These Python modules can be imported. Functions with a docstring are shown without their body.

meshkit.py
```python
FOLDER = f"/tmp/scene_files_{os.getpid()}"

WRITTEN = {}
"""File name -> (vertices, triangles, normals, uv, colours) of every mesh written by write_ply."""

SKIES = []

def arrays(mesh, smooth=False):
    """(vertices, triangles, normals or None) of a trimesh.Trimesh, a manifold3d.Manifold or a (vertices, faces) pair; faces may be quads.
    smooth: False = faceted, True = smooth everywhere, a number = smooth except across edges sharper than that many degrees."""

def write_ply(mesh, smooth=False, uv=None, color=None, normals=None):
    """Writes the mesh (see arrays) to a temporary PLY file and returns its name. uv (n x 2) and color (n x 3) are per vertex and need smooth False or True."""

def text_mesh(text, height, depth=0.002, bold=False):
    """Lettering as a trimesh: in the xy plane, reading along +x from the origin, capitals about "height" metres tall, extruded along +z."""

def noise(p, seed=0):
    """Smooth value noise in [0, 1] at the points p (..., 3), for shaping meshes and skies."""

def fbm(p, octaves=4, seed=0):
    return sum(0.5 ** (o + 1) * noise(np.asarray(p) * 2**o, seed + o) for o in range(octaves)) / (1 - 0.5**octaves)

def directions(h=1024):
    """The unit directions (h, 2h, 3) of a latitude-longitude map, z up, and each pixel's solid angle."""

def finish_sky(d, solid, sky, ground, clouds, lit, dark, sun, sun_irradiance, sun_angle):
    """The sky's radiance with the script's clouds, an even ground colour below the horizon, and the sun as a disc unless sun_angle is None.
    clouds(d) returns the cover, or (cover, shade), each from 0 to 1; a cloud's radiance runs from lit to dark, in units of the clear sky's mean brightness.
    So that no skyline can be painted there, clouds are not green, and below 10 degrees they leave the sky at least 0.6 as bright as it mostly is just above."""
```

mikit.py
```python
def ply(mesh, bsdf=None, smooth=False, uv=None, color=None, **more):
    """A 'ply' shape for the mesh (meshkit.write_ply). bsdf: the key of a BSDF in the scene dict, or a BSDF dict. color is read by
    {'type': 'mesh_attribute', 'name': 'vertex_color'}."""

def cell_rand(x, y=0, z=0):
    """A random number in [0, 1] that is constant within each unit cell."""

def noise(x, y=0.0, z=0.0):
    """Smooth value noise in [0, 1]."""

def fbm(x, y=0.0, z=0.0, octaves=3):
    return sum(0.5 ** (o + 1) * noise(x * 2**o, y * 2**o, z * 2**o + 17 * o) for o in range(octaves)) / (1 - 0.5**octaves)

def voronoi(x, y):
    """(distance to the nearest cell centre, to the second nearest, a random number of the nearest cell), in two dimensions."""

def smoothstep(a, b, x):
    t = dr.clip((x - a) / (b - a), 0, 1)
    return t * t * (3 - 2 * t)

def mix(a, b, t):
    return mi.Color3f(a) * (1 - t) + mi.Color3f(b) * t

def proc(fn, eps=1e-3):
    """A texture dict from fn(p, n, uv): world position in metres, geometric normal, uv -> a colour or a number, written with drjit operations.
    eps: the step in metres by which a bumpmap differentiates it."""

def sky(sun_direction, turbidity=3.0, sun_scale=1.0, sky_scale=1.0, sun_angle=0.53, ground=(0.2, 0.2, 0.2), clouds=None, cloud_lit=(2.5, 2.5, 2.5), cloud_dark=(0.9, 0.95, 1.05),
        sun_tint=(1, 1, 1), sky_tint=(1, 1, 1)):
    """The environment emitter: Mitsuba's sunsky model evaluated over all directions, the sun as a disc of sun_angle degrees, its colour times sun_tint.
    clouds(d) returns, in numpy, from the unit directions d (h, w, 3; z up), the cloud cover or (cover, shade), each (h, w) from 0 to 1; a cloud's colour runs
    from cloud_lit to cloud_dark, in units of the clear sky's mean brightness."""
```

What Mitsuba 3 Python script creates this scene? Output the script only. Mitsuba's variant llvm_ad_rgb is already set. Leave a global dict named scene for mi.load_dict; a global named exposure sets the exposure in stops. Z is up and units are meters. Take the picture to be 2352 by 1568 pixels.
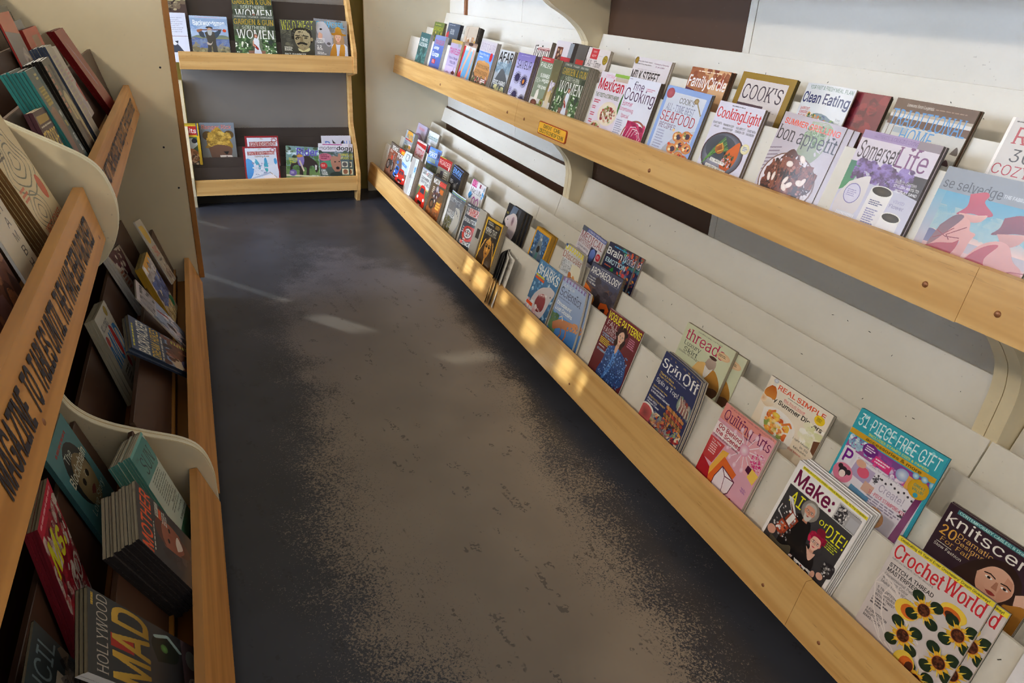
import math, random
import numpy as np, trimesh, shapely, shapely.affinity
import drjit as dr
import mitsuba as mi
import mikit, meshkit
from mikit import noise, fbm, smoothstep, mix, proc, voronoi
T4 = mi.ScalarTransform4f
scene, labels = {}, {}

# ------------------------------------------------------------------ camera, light, exposure
H = 1.33
CF = [0.372434, 0.820759, -0.433183]
CU = [0.117811, 0.421175, 0.899295]
scene['camera'] = {'type': 'perspective', 'fov': 71.45, 'fov_axis': 'x', 'near_clip': 0.02, 'far_clip': 100.0,
    'to_world': T4().look_at(origin=[0, 0, H], target=[CF[0], CF[1], H + CF[2]], up=CU)}
exposure = -0.15
SUN = (-0.61, 0.79, 0.27)
scene['sky'] = mikit.sky(SUN, turbidity=3.0, sun_scale=9.0, sky_scale=0.6, sun_tint=(0.62, 0.95, 1.6), ground=(0.25, 0.24, 0.22))
DAY = [4.6, 5.6, 7.2]      # daylight panes out of view
LAMP = [150, 132, 108]        # unseen globe lamps under the ceiling

# ------------------------------------------------------------------ helpers
def srgb(h):
    if not isinstance(h, str): return tuple(h)
    if len(h) == 3: h = h[0]*2 + h[1]*2 + h[2]*2
    c = [int(h[i:i+2], 16)/255 for i in (0, 2, 4)]
    return tuple(x/12.92 if x <= .04045 else ((x+.055)/1.055)**2.4 for x in c)

def num(key):
    if key not in USED:
        USED[key] = 0; return key
    USED[key] += 1
    return '%s_%03d' % (key, USED[key])
USED = {}

def put(key, mesh, bsdf, smooth=False, **kw):
    k = num(key); scene[k] = mikit.ply(mesh, bsdf, smooth, **kw); return k

def tag(key, label=None, cat=None, group=None, kind=None):
    d = {}
    if label:
        w = label.split()[:16]
        while w[-1].strip(',') in ('and', 'the', 'of', 'with', 'a', 'in', 'at', 'by', 'on', 'its', 'over', 'behind', 'above'): w.pop()
        label = ' '.join(w).rstrip(',')
    if label: d['label'] = label
    if cat: d['category'] = cat
    if group: d['group'] = group
    if kind: d['kind'] = kind
    labels[key] = d; return key

def thing(name, label, cat, group=None):
    return tag(num(name), label, cat, group)

def box(x0, x1, y0, y1, z0, z1, c=0.0015):
    c = min(c, (x1-x0)*.3, (y1-y0)*.3, (z1-z0)*.3)
    if c <= 0: return trimesh.creation.box(bounds=[[x0, y0, z0], [x1, y1, z1]])
    P = []
    for sx in (0, 1):
        for sy in (0, 1):
            for sz in (0, 1):
                p = np.array([(x0, x1)[sx], (y0, y1)[sy], (z0, z1)[sz]], float)
                d = np.array([c*(1-2*sx), c*(1-2*sy), c*(1-2*sz)])
                for k in range(3):
                    q = p + d; q[k] = p[k]; P.append(q)
    return trimesh.convex.convex_hull(np.array(P))

def frame(kind, o, lean):
    a = math.radians(lean); s, c = math.sin(a), math.cos(a)
    if kind == 'R': return np.array([o[0], 0, o[1]]), np.array([0, -1., 0]), np.array([s, 0, c]), np.array([-c, 0, s])
    if kind == 'L': return np.array([o[0], 0, o[1]]), np.array([0, 1., 0]), np.array([-s, 0, c]), np.array([c, 0, s])
    return np.array([0, o[0], o[1]]), np.array([1., 0, 0]), np.array([0, s, c]), np.array([0, -c, s])

def local(mesh, fr):
    o, u, v, n = fr
    m = mesh.copy(); m.vertices = o + np.asarray(mesh.vertices) @ np.array([u, v, n]); return m

def board(fr, u0, u1, v0, v1, th, c=.0012):
    return local(box(u0, u1, v0, v1, -th, 0, c), fr)

def prism_y(pts, y0, y1):
    """the (x, z) outline as a board between y0 and y1"""
    m = trimesh.creation.extrude_polygon(shapely.Polygon(pts), y1-y0, engine='earcut')
    v = np.array(m.vertices); m.vertices = np.stack([v[:, 0], y1 - v[:, 2], v[:, 1]], 1); m.fix_normals(); return m

def curve(P, n=10):
    """Catmull-Rom through the points"""
    P = [np.array(p, float) for p in P]; Q = [2*P[0]-P[1]] + P + [2*P[-1]-P[-2]]; out = []
    for i in range(1, len(Q)-2):
        for t in np.linspace(0, 1, n, endpoint=False):
            a, b, c, d = Q[i-1:i+3]
            out.append(.5*((2*b)+(c-a)*t+(2*a-5*b+4*c-d)*t*t+(3*b-a-3*c+d)*t**3))
    return [tuple(p) for p in out] + [tuple(P[-1])]

_TX = {}
SERIF = set("Smithsonian|SCIENTIFIC|AMERICAN|Scientist|threads|Luxury|Skirt|Discover|MEDICAL|MYSTERIES|Quilting Arts|Crochet|World|Spin|Off|COOK'S|ALL-TIME BEST|SEAFOOD|RECIPES|CookingLight|bon appetit|Life|se selvedge|62 All-Time|Favorite Recipes|living|GARDEN & GUN|SOUTHERN|WOMEN|ROOMS|300|COZY IDEAS|BRITAIN|20|For Fall|Spin a Top!|FALL|into|FASHION|TRADITIONAL|HOME|SUN|QUARTER|ROM|CONTEMPORARY CABLES: 8 Grand Garments|Lessons from Legends|AUTHENTIC & CREATIVE LIVING|for making over|31-PIECE STAMPING KIT|WILD WEST|HOLLYWOOD|DEUT  CHE|ZEITSCHEIFTEN|for making over|each room|EUROPE|WEST COAST|ILLUSTRATED|COWGIRL".split('|'))
def seriffed(v, f, bold):
    g = shapely.union_all([shapely.Polygon(v[t]).buffer(.002) for t in f])
    K = 5; d = .030 if bold else .012
    g = shapely.affinity.scale(g, K, 1, origin=(0, 0)).buffer(-d, 2); g = shapely.affinity.scale(g, 1/K, 1, origin=(0, 0))
    x0, y0, x1, y1 = g.bounds; slabs = []; th, ex = .052, .085
    def cuts(y):
        c = g.intersection(shapely.LineString([(x0-1, y), (x1+1, y)]))
        return [q.bounds[::2] for q in getattr(c, 'geoms', [c]) if not q.is_empty and q.geom_type == 'LineString']
    for y, up in ((0, 1), (1.0, 0), (1.04, 0), (.75, 0)):
        if not (y0-.03 <= y <= y1+.03): continue
        yy = y + (.05 if up else -.05); beyond = y - .10 if up else y + .09
        other = cuts(beyond)
        for a, b in cuts(yy):
            if .03 < b-a < .23 and not any(p < b and q > a for p, q in other):
                e = 1 if up else -1; slabs.append(shapely.box(a-ex, min(y, y+e*th)+.02*up, b+ex, max(y, y+e*th)+.02*up))
    g = shapely.union_all([g, *slabs]).simplify(.006)
    V, F, n = [], [], 0
    for q in getattr(g, 'geoms', [g]):
        if q.area < 1e-4: continue
        vv, t = trimesh.creation.triangulate_polygon(q, engine='earcut'); V.append(vv); F.append(np.asarray(t)+n); n += len(vv)
    return np.vstack(V), np.vstack(F)
def text_poly(s, bold=False):
    """flat lettering: (vertices xy scaled to the unit box, triangles)"""
    if (s, bold) not in _TX:
        m = meshkit.text_mesh(s, 1.0, 0.01, bold)
        v, f = np.array(m.vertices), np.array(m.faces)
        f = f[(v[f][:, :, 2] > .005).all(1)]
        used, inv = np.unique(f, return_inverse=True)
        v = v[used, :2]; f = inv.reshape(-1, 3)
        if s in SERIF: v, f = seriffed(v, f, bold)
        lo, hi = v.min(0), v.max(0)
        _TX[s, bold] = ((v-lo)/(hi-lo), f)
    return _TX[s, bold]

def screw(parent, p, n, r=.0065):
    m = trimesh.creation.icosphere(2, r); v = np.array(m.vertices); v[:, 2] = np.maximum(v[:, 2], 0)*.6
    m.vertices = v
    m.apply_transform(trimesh.geometry.align_vectors([0, 0, 1], n)); m.apply_translation(p)
    return put(parent + '__screw', m, 'screw_metal', 30)

# ------------------------------------------------------------------ materials
def bs(name, d): scene[name] = {'type': 'twosided', 'id': name, 'b': d} if False else d
def pr(c, rough=.5, **k):
    return {'type': 'principled', 'base_color': c if isinstance(c, dict) else {'type': 'rgb', 'value': list(srgb(c))}, 'roughness': rough, **k}

def birch_fn(ax):
    def fn(p, n, uv):
        q = [p.x, p.y, p.z]; L = q.pop(ax)
        a = fbm(q[0]*40, L*2.2, q[1]*40, 3); b = noise(q[0]*170+3, L*9, q[1]*170); s = fbm(L*6, q[0]*14, q[1]*14, 3)
        c = mix(srgb('d9b071'), srgb('b98645'), smoothstep(.3, .75, a)*.55 + .3*s*.6 + .12*b)
        fl = smoothstep(.80, .86, noise(q[0]*300, L*45, q[1]*300))*smoothstep(.5, .7, s)
        return mix(c, srgb('8a5a2a'), fl*.28)
    return fn
def birch_left_fn(p, n, uv):
    a = fbm(p.x*40, p.y*2.2, p.z*40, 3); b = noise(p.x*170+3, p.y*9, p.z*170); q = fbm(p.y*5, p.x*12, p.z*12, 3)
    return mix(srgb('c98f4c'), srgb('9c6329'), smoothstep(.3, .75, a)*.5 + q*.25 + .12*b)
bs('birch_y', pr(proc(birch_fn(1)), .32, clearcoat=.25, clearcoat_gloss=.85))
bs('birch_x', pr(proc(birch_fn(0)), .36, clearcoat=.2, clearcoat_gloss=.8))
bs('birch_left', pr(proc(birch_left_fn), .40, clearcoat=.2, clearcoat_gloss=.8))  # darker, more saturated birch tone for the left rails
bs('birch_dark', pr('9a6527', .45))
def lam_fn(a, b):
    def fn(p, n, uv):
        f = fbm(p.x*3, p.y*3, p.z*3, 3)
        sp = smoothstep(.90, .94, noise(p.x*140, p.y*140, p.z*140))*smoothstep(.55, .7, noise(p.x*9, p.y*9, p.z*9))
        return mix(mix(srgb(a), srgb(b), f), srgb('6b6152'), sp*.22)
    return fn
bs('white_laminate', pr(proc(lam_fn('dfdbd2', 'd2cdc1')), .42))
bs('warm_laminate', pr(proc(lam_fn('d8ceb8', 'cdc2a8')), .45))
bs('cream_laminate', pr(proc(lam_fn('decfae', 'd3c4a0')), .45))
bs('ply_edge', pr(proc(lambda p, n, uv: mix(srgb('e0d8bd'), srgb('b79f6c'), smoothstep(.62, .75, noise(p.x*2, p.y*300, p.z*2)))), .5))
bs('brown_laminate', pr(proc(lam_fn('4a3123', '3d281c')), .45))
bs('dark_brown', pr(proc(lam_fn('362a24', '2c221e')), .5))
bs('grey_panel', pr('77716b', .6))
bs('black_kick', pr('15130f', .7))
bs('seam_dark', pr('2a241e', .8))
bs('screw_metal', pr('8a5a38', .38, metallic=.35))
bs('ink', pr('1e1a24', .6))
bs('olive_paint', pr(proc(lam_fn('7d6a20', '6d5b18')), .6))
bs('wall_paint', pr('bdb6a4', .7))
bs('ceiling_paint', pr('a8a296', .8))
bs('sun_mask_paint', pr('6e5a3c', .6))
bs('print', {'type': 'principled', 'base_color': {'type': 'mesh_attribute', 'name': 'vertex_color'}, 'roughness': .3, 'specular': .5})
bs('paper', {'type': 'principled', 'base_color': {'type': 'mesh_attribute', 'name': 'vertex_color'}, 'roughness': .75, 'specular': .2})
bs('film', {'type': 'thindielectric', 'int_ior': 1.35})
bs('sign_yellow', pr('eab02e', .35))
bs('sign_rim', pr('a2431a', .4))
bs('sign_ink', pr('221c16', .5))

def mix_f(a, b, t): return a*(1-t)+b*t
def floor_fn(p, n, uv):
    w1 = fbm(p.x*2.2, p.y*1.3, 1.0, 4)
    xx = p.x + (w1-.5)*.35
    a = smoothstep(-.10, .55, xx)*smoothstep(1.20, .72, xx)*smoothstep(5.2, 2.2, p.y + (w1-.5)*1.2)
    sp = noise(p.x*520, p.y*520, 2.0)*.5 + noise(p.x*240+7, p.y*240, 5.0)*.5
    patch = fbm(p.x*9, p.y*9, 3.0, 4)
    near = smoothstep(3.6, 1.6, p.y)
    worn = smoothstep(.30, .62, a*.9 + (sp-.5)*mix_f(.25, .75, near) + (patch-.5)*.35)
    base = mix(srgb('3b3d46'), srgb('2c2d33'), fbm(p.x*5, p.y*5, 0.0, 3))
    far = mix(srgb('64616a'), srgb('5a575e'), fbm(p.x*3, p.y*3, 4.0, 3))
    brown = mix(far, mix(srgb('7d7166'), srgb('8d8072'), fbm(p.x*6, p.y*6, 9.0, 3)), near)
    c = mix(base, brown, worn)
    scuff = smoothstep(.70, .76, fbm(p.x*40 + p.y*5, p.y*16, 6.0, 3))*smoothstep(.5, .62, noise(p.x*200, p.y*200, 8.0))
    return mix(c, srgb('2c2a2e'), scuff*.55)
bs('linoleum', pr(proc(floor_fn), .38, specular=.45))

# ------------------------------------------------------------------ the room
def struct(name, mesh, bsdf, **k):
    scene[name] = {**mikit.ply(mesh, bsdf), **k}; tag(name, kind='structure'); return name
XL, XR, YF, YB, ZC = -4.2, 1.745, -3.0, 5.22, 3.1
struct('floor', box(XL, XR, YF, YB, -.05, 0, 0), 'linoleum')
struct('ceiling', box(XL, XR, YF, YB, ZC, ZC+.05, 0), 'ceiling_paint')
struct('wall_right', box(XR, XR+.08, YF, YB, 0, ZC, 0), 'wall_paint')
def wall_hole(a0, a1, holes):
    g = shapely.box(a0, 0, a1, ZC)
    for h in holes: g = g.difference(shapely.box(*h))
    return g
def slab_y(poly, y0, y1):
    m = trimesh.util.concatenate([trimesh.creation.extrude_polygon(g, y1-y0, engine='earcut') for g in getattr(poly, 'geoms', [poly])])
    v = np.array(m.vertices); m.vertices = np.stack([v[:, 0], y1-v[:, 2], v[:, 1]], 1); return m
def slab_x(poly, x0, x1):
    m = trimesh.creation.extrude_polygon(poly, x1-x0, engine='earcut')
    v = np.array(m.vertices); m.vertices = np.stack([x0+v[:, 2], v[:, 0], v[:, 1]], 1); return m
struct('wall_back', slab_y(wall_hole(XL, XR, [(-2.3, 0, -.42, 2.25)]), YB, YB+.1), 'olive_paint')
struct('wall_front', slab_y(wall_hole(XL, XR, [(-3.2, .7, 1.0, 2.7)]), YF-.1, YF), 'wall_paint')
struct('wall_left', slab_x(shapely.box(YF, 0, YB, ZC).difference(shapely.box(1.6, .5, 4.9, 2.7)), XL-.1, XL), 'wall_paint')
def pane(name, v, e):
    scene[name] = {**mikit.ply((np.array(v, float), np.array([[0, 1, 2], [0, 2, 3]])), 'wall_paint'), 'emitter': {'type': 'area', 'radiance': {'type': 'rgb', 'value': e}}}
    tag(name, kind='structure')
pane('unseen_window_1', [(-3.2, YF-.05, .7), (-3.2, YF-.05, 2.7), (1.0, YF-.05, 2.7), (1.0, YF-.05, .7)], [.22*x for x in DAY])  # out of view behind the camera, gives soft daylight from the front
pane('unseen_window_2', [(XL-.05, 1.6, .5), (XL-.05, 4.9, .5), (XL-.05, 4.9, 2.7), (XL-.05, 1.6, 2.7)], [2.9*x for x in DAY])  # out of view on the left, gives bluish daylight to the right stand
# unseen door panel behind the left stand, gaps cut to shape the sun patches
gaps = [(-1.33, .54, -1.265, .71), (-.60, .2, -.54, .30), (-1.42, .77, -1.29, .85), (-1.38, .955, -1.16, .985)]
dp = shapely.box(-2.3, 0, -.42, 2.25)
for g in gaps: dp = dp.difference(shapely.box(*g))
for P in ([(-.58, .86), (-.66, .93), (-.66, 1.03), (-.58, .96)], [(-.69, .90), (-.80, .97), (-.80, 1.08), (-.69, 1.0)], [(-.84, 1.0), (-.90, 1.04), (-.90, 1.10), (-.84, 1.06)], [(-.93, 1.06), (-.99, 1.1), (-.99, 1.15), (-.93, 1.12)],
          [(-1.13, 1.10), (-1.24, 1.17), (-1.24, 1.25), (-1.13, 1.2)], [(-1.38, 1.2), (-1.47, 1.26), (-1.47, 1.36), (-1.38, 1.3)], [(-1.50, 1.28), (-1.57, 1.31), (-1.57, 1.38), (-1.50, 1.36)]):
    dp = dp.difference(shapely.Polygon(P))
struct('unseen_sun_mask_1', slab_y(dp, YB+.03, YB+.05), 'sun_mask_paint')

# globe lamps out of view, placed to light the stands from the left
for i, (x, y) in enumerate([(-2.0, .5), (-2.0, 3.0), (-2.1, 4.7), (-1.9, -1.3)]):
    t = thing('unseen_globe_lamp', 'white globe pendant lamp hanging from the ceiling', 'lamp', 'unseen globe lamps under the ceiling')
    put(t + '__cord', trimesh.creation.cylinder(.004, segment=[(x, y, 2.86), (x, y, ZC)], sections=10), 'ink')
    m = trimesh.creation.icosphere(3, .10); m.apply_translation((x, y, 2.78))
    scene[t + '__globe'] = {**mikit.ply(m, 'wall_paint', True), 'emitter': {'type': 'area', 'radiance': {'type': 'rgb', 'value': [(1.5, 1.0, .8, 1.8)[i]*x for x in LAMP]}}}

# ------------------------------------------------------------------ the long white stand on the right
RR = thing('magazine_stand', 'long white magazine stand with birch rails along the right wall', 'magazine stand')
def rp(name, mesh, b, smooth=False): return put(RR + '__' + name, mesh, b, smooth)
SEC = [(-.75, .812), (.816, 3.018), (3.022, 5.148)]
rp('end_panel', box(1.105, 1.74, 5.15, 5.172, 0, 2.05), 'warm_laminate')
for y0, y1, b in [(-.75, 2.018, 'white_laminate'), (2.021, 2.055, 'white_laminate'), (2.056, 2.954, 'brown_laminate'), (3.01, 3.9, 'white_laminate'), (3.903, 5.149, 'white_laminate')]:
    rp('back_panel', box(1.70, 1.715, y0, y1, .3, 2.05, .0008), b)
rp('back_panel', box(1.690, 1.699, 3.02, 5.149, .3, .60, .0008), 'brown_laminate')
rp('wall_standard', box(1.68, 1.70, 4.78, 4.80, 1.15, 2.05), 'screw_metal')
E5, E4, E3, E2, E1 = (1.243, .3455), (1.355, .394), (1.468, .442), (1.581, .490), (1.679, .592)
V1, V2, V3 = (1.425, 1.061), (1.54, 1.1205), (1.677, 1.216)
rng = np.random.default_rng(5)
for o, lean, L in [(E5, 17, .235), (E4, 17, .235), (E3, 17, .235), (E2, 17, .235), (E1, 17, .19), (V1, 15, .235), (V2, 15, .2), (V3, 15, .24)]:
    f = frame('R', o, lean)
    for i, (y0, y1) in enumerate(SEC):
        if o in (E1, V3):
            if i == 1: y0, y1 = .87, 2.953
            elif i == 0: y1 = .80
            else: y0 = 3.03
        if o == E1 and i == 2: L = .098
        k = rp('board', board(f, -y1, -y0, -L, 0, .012), 'white_laminate')
        for j in range(int((y1-y0)*4)):
            u = -rng.uniform(y0+.05, y1-.05); v = -rng.choice([.045, .05, .07])+rng.uniform(-.004, .004)
            a = rng.uniform(0, 3); w, h = rng.choice([.0025, .0045, .007]), .0016
            m = trimesh.creation.box((w, h, .0006)); m.apply_transform(trimesh.transformations.rotation_matrix(a, [0, 0, 1])); m.apply_translation((u, v, .0003))
            if v > -L: put(k + '__nail_mark', local(m, f), 'seam_dark')
for (x0, x1, z) in [(1.119, 1.245, .100), (1.18, 1.36, .158), (1.29, 1.47, .206), (1.40, 1.59, .254), (1.318, 1.425, .842), (1.37, 1.66, .875)]:
    rp('shelf', box(x0, x1, -.75, 5.148, z-.014, z), 'white_laminate')
rp('kick_board', box(1.20, 1.22, -.75, 5.148, 0, .09), 'black_kick')
def rail(parent, P, y0, y1, b='birch_y', prog=1):
    """P: outer top, outer bottom, inner bottom, inner top in (x, z)"""
    m = prism_y(P, y0, y1); return put(parent + '__rail', m, b)
def q4(xt, zt, xb, zb, th): return [(xt, zt), (xb, zb), (xb+th, zb), (xt+th, zt)]
for y0, y1, d in [(-.75, .8105, 0), (.8115, 2.995, .0015), (2.996, 5.149, 0)]:
    k = rail(RR, q4(1.313, .933-d, 1.297, .823-d, .019), y0, y1)
    for y in (4.09, 3.09, 2.90, 1.91, .897, .744):
        if y0 < y < y1: screw(k, (1.3035, y, .866), (-1, 0, .15))
for y0, y1, d in [(-.75, .8175, 0), (.8185, 3.088, -.001), (3.089, 5.149, 0)]:
    k = rail(RR, q4(1.123, .209-d, 1.098, .084, .019), y0, y1)
    for y in (4.143, 3.138, 2.96, 1.921, .91, .732):
        if y0 < y < y1: screw(k, (1.1055, y, .119), (-1, 0, .2), .0045)
k = rail(RR, [(1.40, 1.54), (1.385, 1.43), (1.404, 1.43), (1.419, 1.54)], -.75, 5.149)
rp('shelf', box(1.40, 1.70, -.75, 5.148, 1.43, 1.445), 'white_laminate')
low = curve([(1.31, .832), (1.38, .808), (1.44, .783), (1.501, .743), (1.545, .701), (1.569, .671), (1.583, .636), (1.590, .602), (1.589, .558), (1.583, .48)], 5) + [(1.60, .40), (1.70, .40), (1.70, .832)]
upp = curve([(1.40, 1.335), (1.435, 1.311), (1.511, 1.273), (1.568, 1.231), (1.60, 1.191), (1.608, 1.165), (1.60, 1.08)], 5) + [(1.62, 1.0), (1.70, 1.0), (1.70, 1.43), (1.40, 1.43)]
for yb in (.803, 2.955):
    for pts in (low, upp):
        rp('bracket', prism_y(pts, yb, yb+.030), 'cream_laminate')
        rp('bracket', prism_y(pts, yb+.032, yb+.062), 'cream_laminate')

# the yellow plate on the upper rail
sg = thing('sign_plate', 'small yellow plate with black German lettering on the birch rail', 'sign')
fs = (np.array([1.3043, 0, .861]), np.array([0, -1., 0]), np.array([.143, 0, .99]), np.array([-.99, 0, .143]))
def rrect(w, h, r): return shapely.box(-w/2+r, -h/2+r, w/2-r, h/2-r).buffer(r, 6)
def plate(poly, d, z0=0.0):
    m = trimesh.creation.extrude_polygon(poly, d, engine='earcut'); m.apply_translation((0, 0, z0)); return m
def at_u(m, u):
    m = m.copy(); m.apply_translation((u, 0, 0)); return m
U0 = -2.615
put(sg + '__rim', local(at_u(plate(rrect(.252, .050, .010), .006, .0005), U0), fs), 'sign_rim')
put(sg + '__face', local(at_u(plate(rrect(.244, .043, .008), .0008, .0065), U0), fs), 'sign_yellow')
for s, w, v in (('DEUT  CHE', .150, .0105), ('ZEITSCHEIFTEN', .215, -.0095)):
    v2, f2 = text_poly(s, True)
    V = np.c_[(v2[:, 0]-.5)*w + U0, (v2[:, 1]-.5)*.0145 + v, np.full(len(v2), .0076)]
    put(sg + '__lettering', local(trimesh.Trimesh(V, f2, process=False), fs), 'sign_ink')

# ------------------------------------------------------------------ the stand on the left
LR = thing('magazine_stand', 'brown magazine stand with lettered birch rails and cream dividers left of the aisle', 'magazine stand')
def lp(name, mesh, b, smooth=False): return put(LR + '__' + name, mesh, b, smooth)
lp('end_panel', box(-.95, -.068, 3.31, 3.335, .0, 1.40), 'cream_laminate')
lp('edge_trim', box(-.0675, -.046, 3.306, 3.337, .11, 1.40), 'birch_dark')
for p in [(-.105, 1.0), (-.10, .52), (-.135, .69)]:
    m = trimesh.creation.cylinder(.004, .0012, sections=10); m.apply_transform(trimesh.transformations.rotation_matrix(math.pi/2, [1, 0, 0])); m.apply_translation((p[0], 3.3096, p[1]))
    put(LR + '__end_panel__screw_hole', m, 'ink')
lp('back_panel', box(-.66, -.645, -.7, 3.309, .02, 1.30), 'dark_brown')
for (x, z), lean in [((-.226, .3455), 17), ((-.338, .394), 17), ((-.45, .442), 17), ((-.56, .49), 17), ((-.339, 1.061), 15), ((-.454, 1.1205), 15), ((-.57, 1.18), 15)]:
    f = frame('L', (x, z), lean)
    for y0, y1 in ((-.7, 1.66), (1.70, 3.309)): lp('board', board(f, y0, y1, -.235, 0, .012), 'brown_laminate')
for (x0, x1, z) in [(-.23, -.078, .100), (-.34, -.16, .158), (-.45, -.27, .206), (-.645, -.38, .254), (-.34, -.222, .842), (-.645, -.28, .875)]:
    for y0, y1 in ((-.7, 1.66), (1.70, 3.309)): lp('shelf', box(x0, x1, y0, y1, z-.014, z), 'birch_dark')
lp('kick_board', box(-.18, -.16, -.7, 3.309, 0, .09), 'black_kick')
div = curve([(-.0615, .06), (-.062, .108), (-.065, .179), (-.084, .244), (-.124, .285), (-.207, .324), (-.276, .359), (-.324, .398), (-.354, .448), (-.37, .53), (-.35, .63), (-.29, .71), (-.222, .765), (-.202, .788), (-.186, .817), (-.177, .85), (-.174, .892), (-.182, .934), (-.196, .966), (-.22, .99), (-.261, 1.015), (-.346, 1.062), (-.62, 1.215)], 5) + [(-.645, 1.215), (-.645, .02), (-.0615, .02)]
lp('divider', prism_y(div, 1.665, 1.695), 'ply_edge')
dv = shapely.Polygon(div)
dface = dv.buffer(-.0012)
lp('divider_face', prism_y(np.array(dface.exterior.coords)[:-1], 1.6638, 1.6652), 'cream_laminate')
lp('divider_face', prism_y(np.array(dface.exterior.coords)[:-1], 1.6948, 1.6962), 'cream_laminate')
def lrail(xt, zt, xb, zb, y0, y1):
    return rail(LR, [(xt, zt), (xt-.018, zt), (xb-.018, zb), (xb, zb)], y0, y1, 'birch_left')
ku = lrail(-.227, .933, -.204, .822, -.7, 1.655); ku2 = lrail(-.227, .933, -.204, .822, 1.70, 3.306)
kl = lrail(-.101, .209, -.058, .088, -.7, 1.66); kl2 = lrail(-.101, .209, -.058, .088, 1.70, 3.304)
for k, ys in ((ku, (1.60, .87)), (ku2, (2.59, 3.24, 2.85))):
    for y in ys: screw(k, (-.2105, y, .843), (1, 0, .2), .006)
fl = (np.array([-.2263, 0, .933]), np.array([0, 1., 0]), np.array([-.203, 0, .979]), np.array([.979, 0, .203]))
def rail_text(parent, words, y0, y1, v0, v1):
    v2, f2 = text_poly(words, True)
    V = np.c_[y0+(y1-y0)*v2[:, 0], v0+(v1-v0)*v2[:, 1], np.full(len(v2), .0004)]
    put(parent + '__lettering', local(trimesh.Trimesh(V, f2, process=False), fl), 'ink')
rail_text(ku, 'MAGAZINE  TO TABLES UNTIL THEY HAVE BEEN PURCHASED', .70, 1.545, -.082, -.026)
rail_text(ku, 'PLEASE DO NOT TAKE', -.05, .62, -.082, -.026)
rail_text(ku2, 'PLEASE DO NOT TAKE MAGAZINE TO TABLES UNTIL THEY HAVE BEEN PURCHASED', 1.78, 3.18, -.078, -.03)

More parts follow.
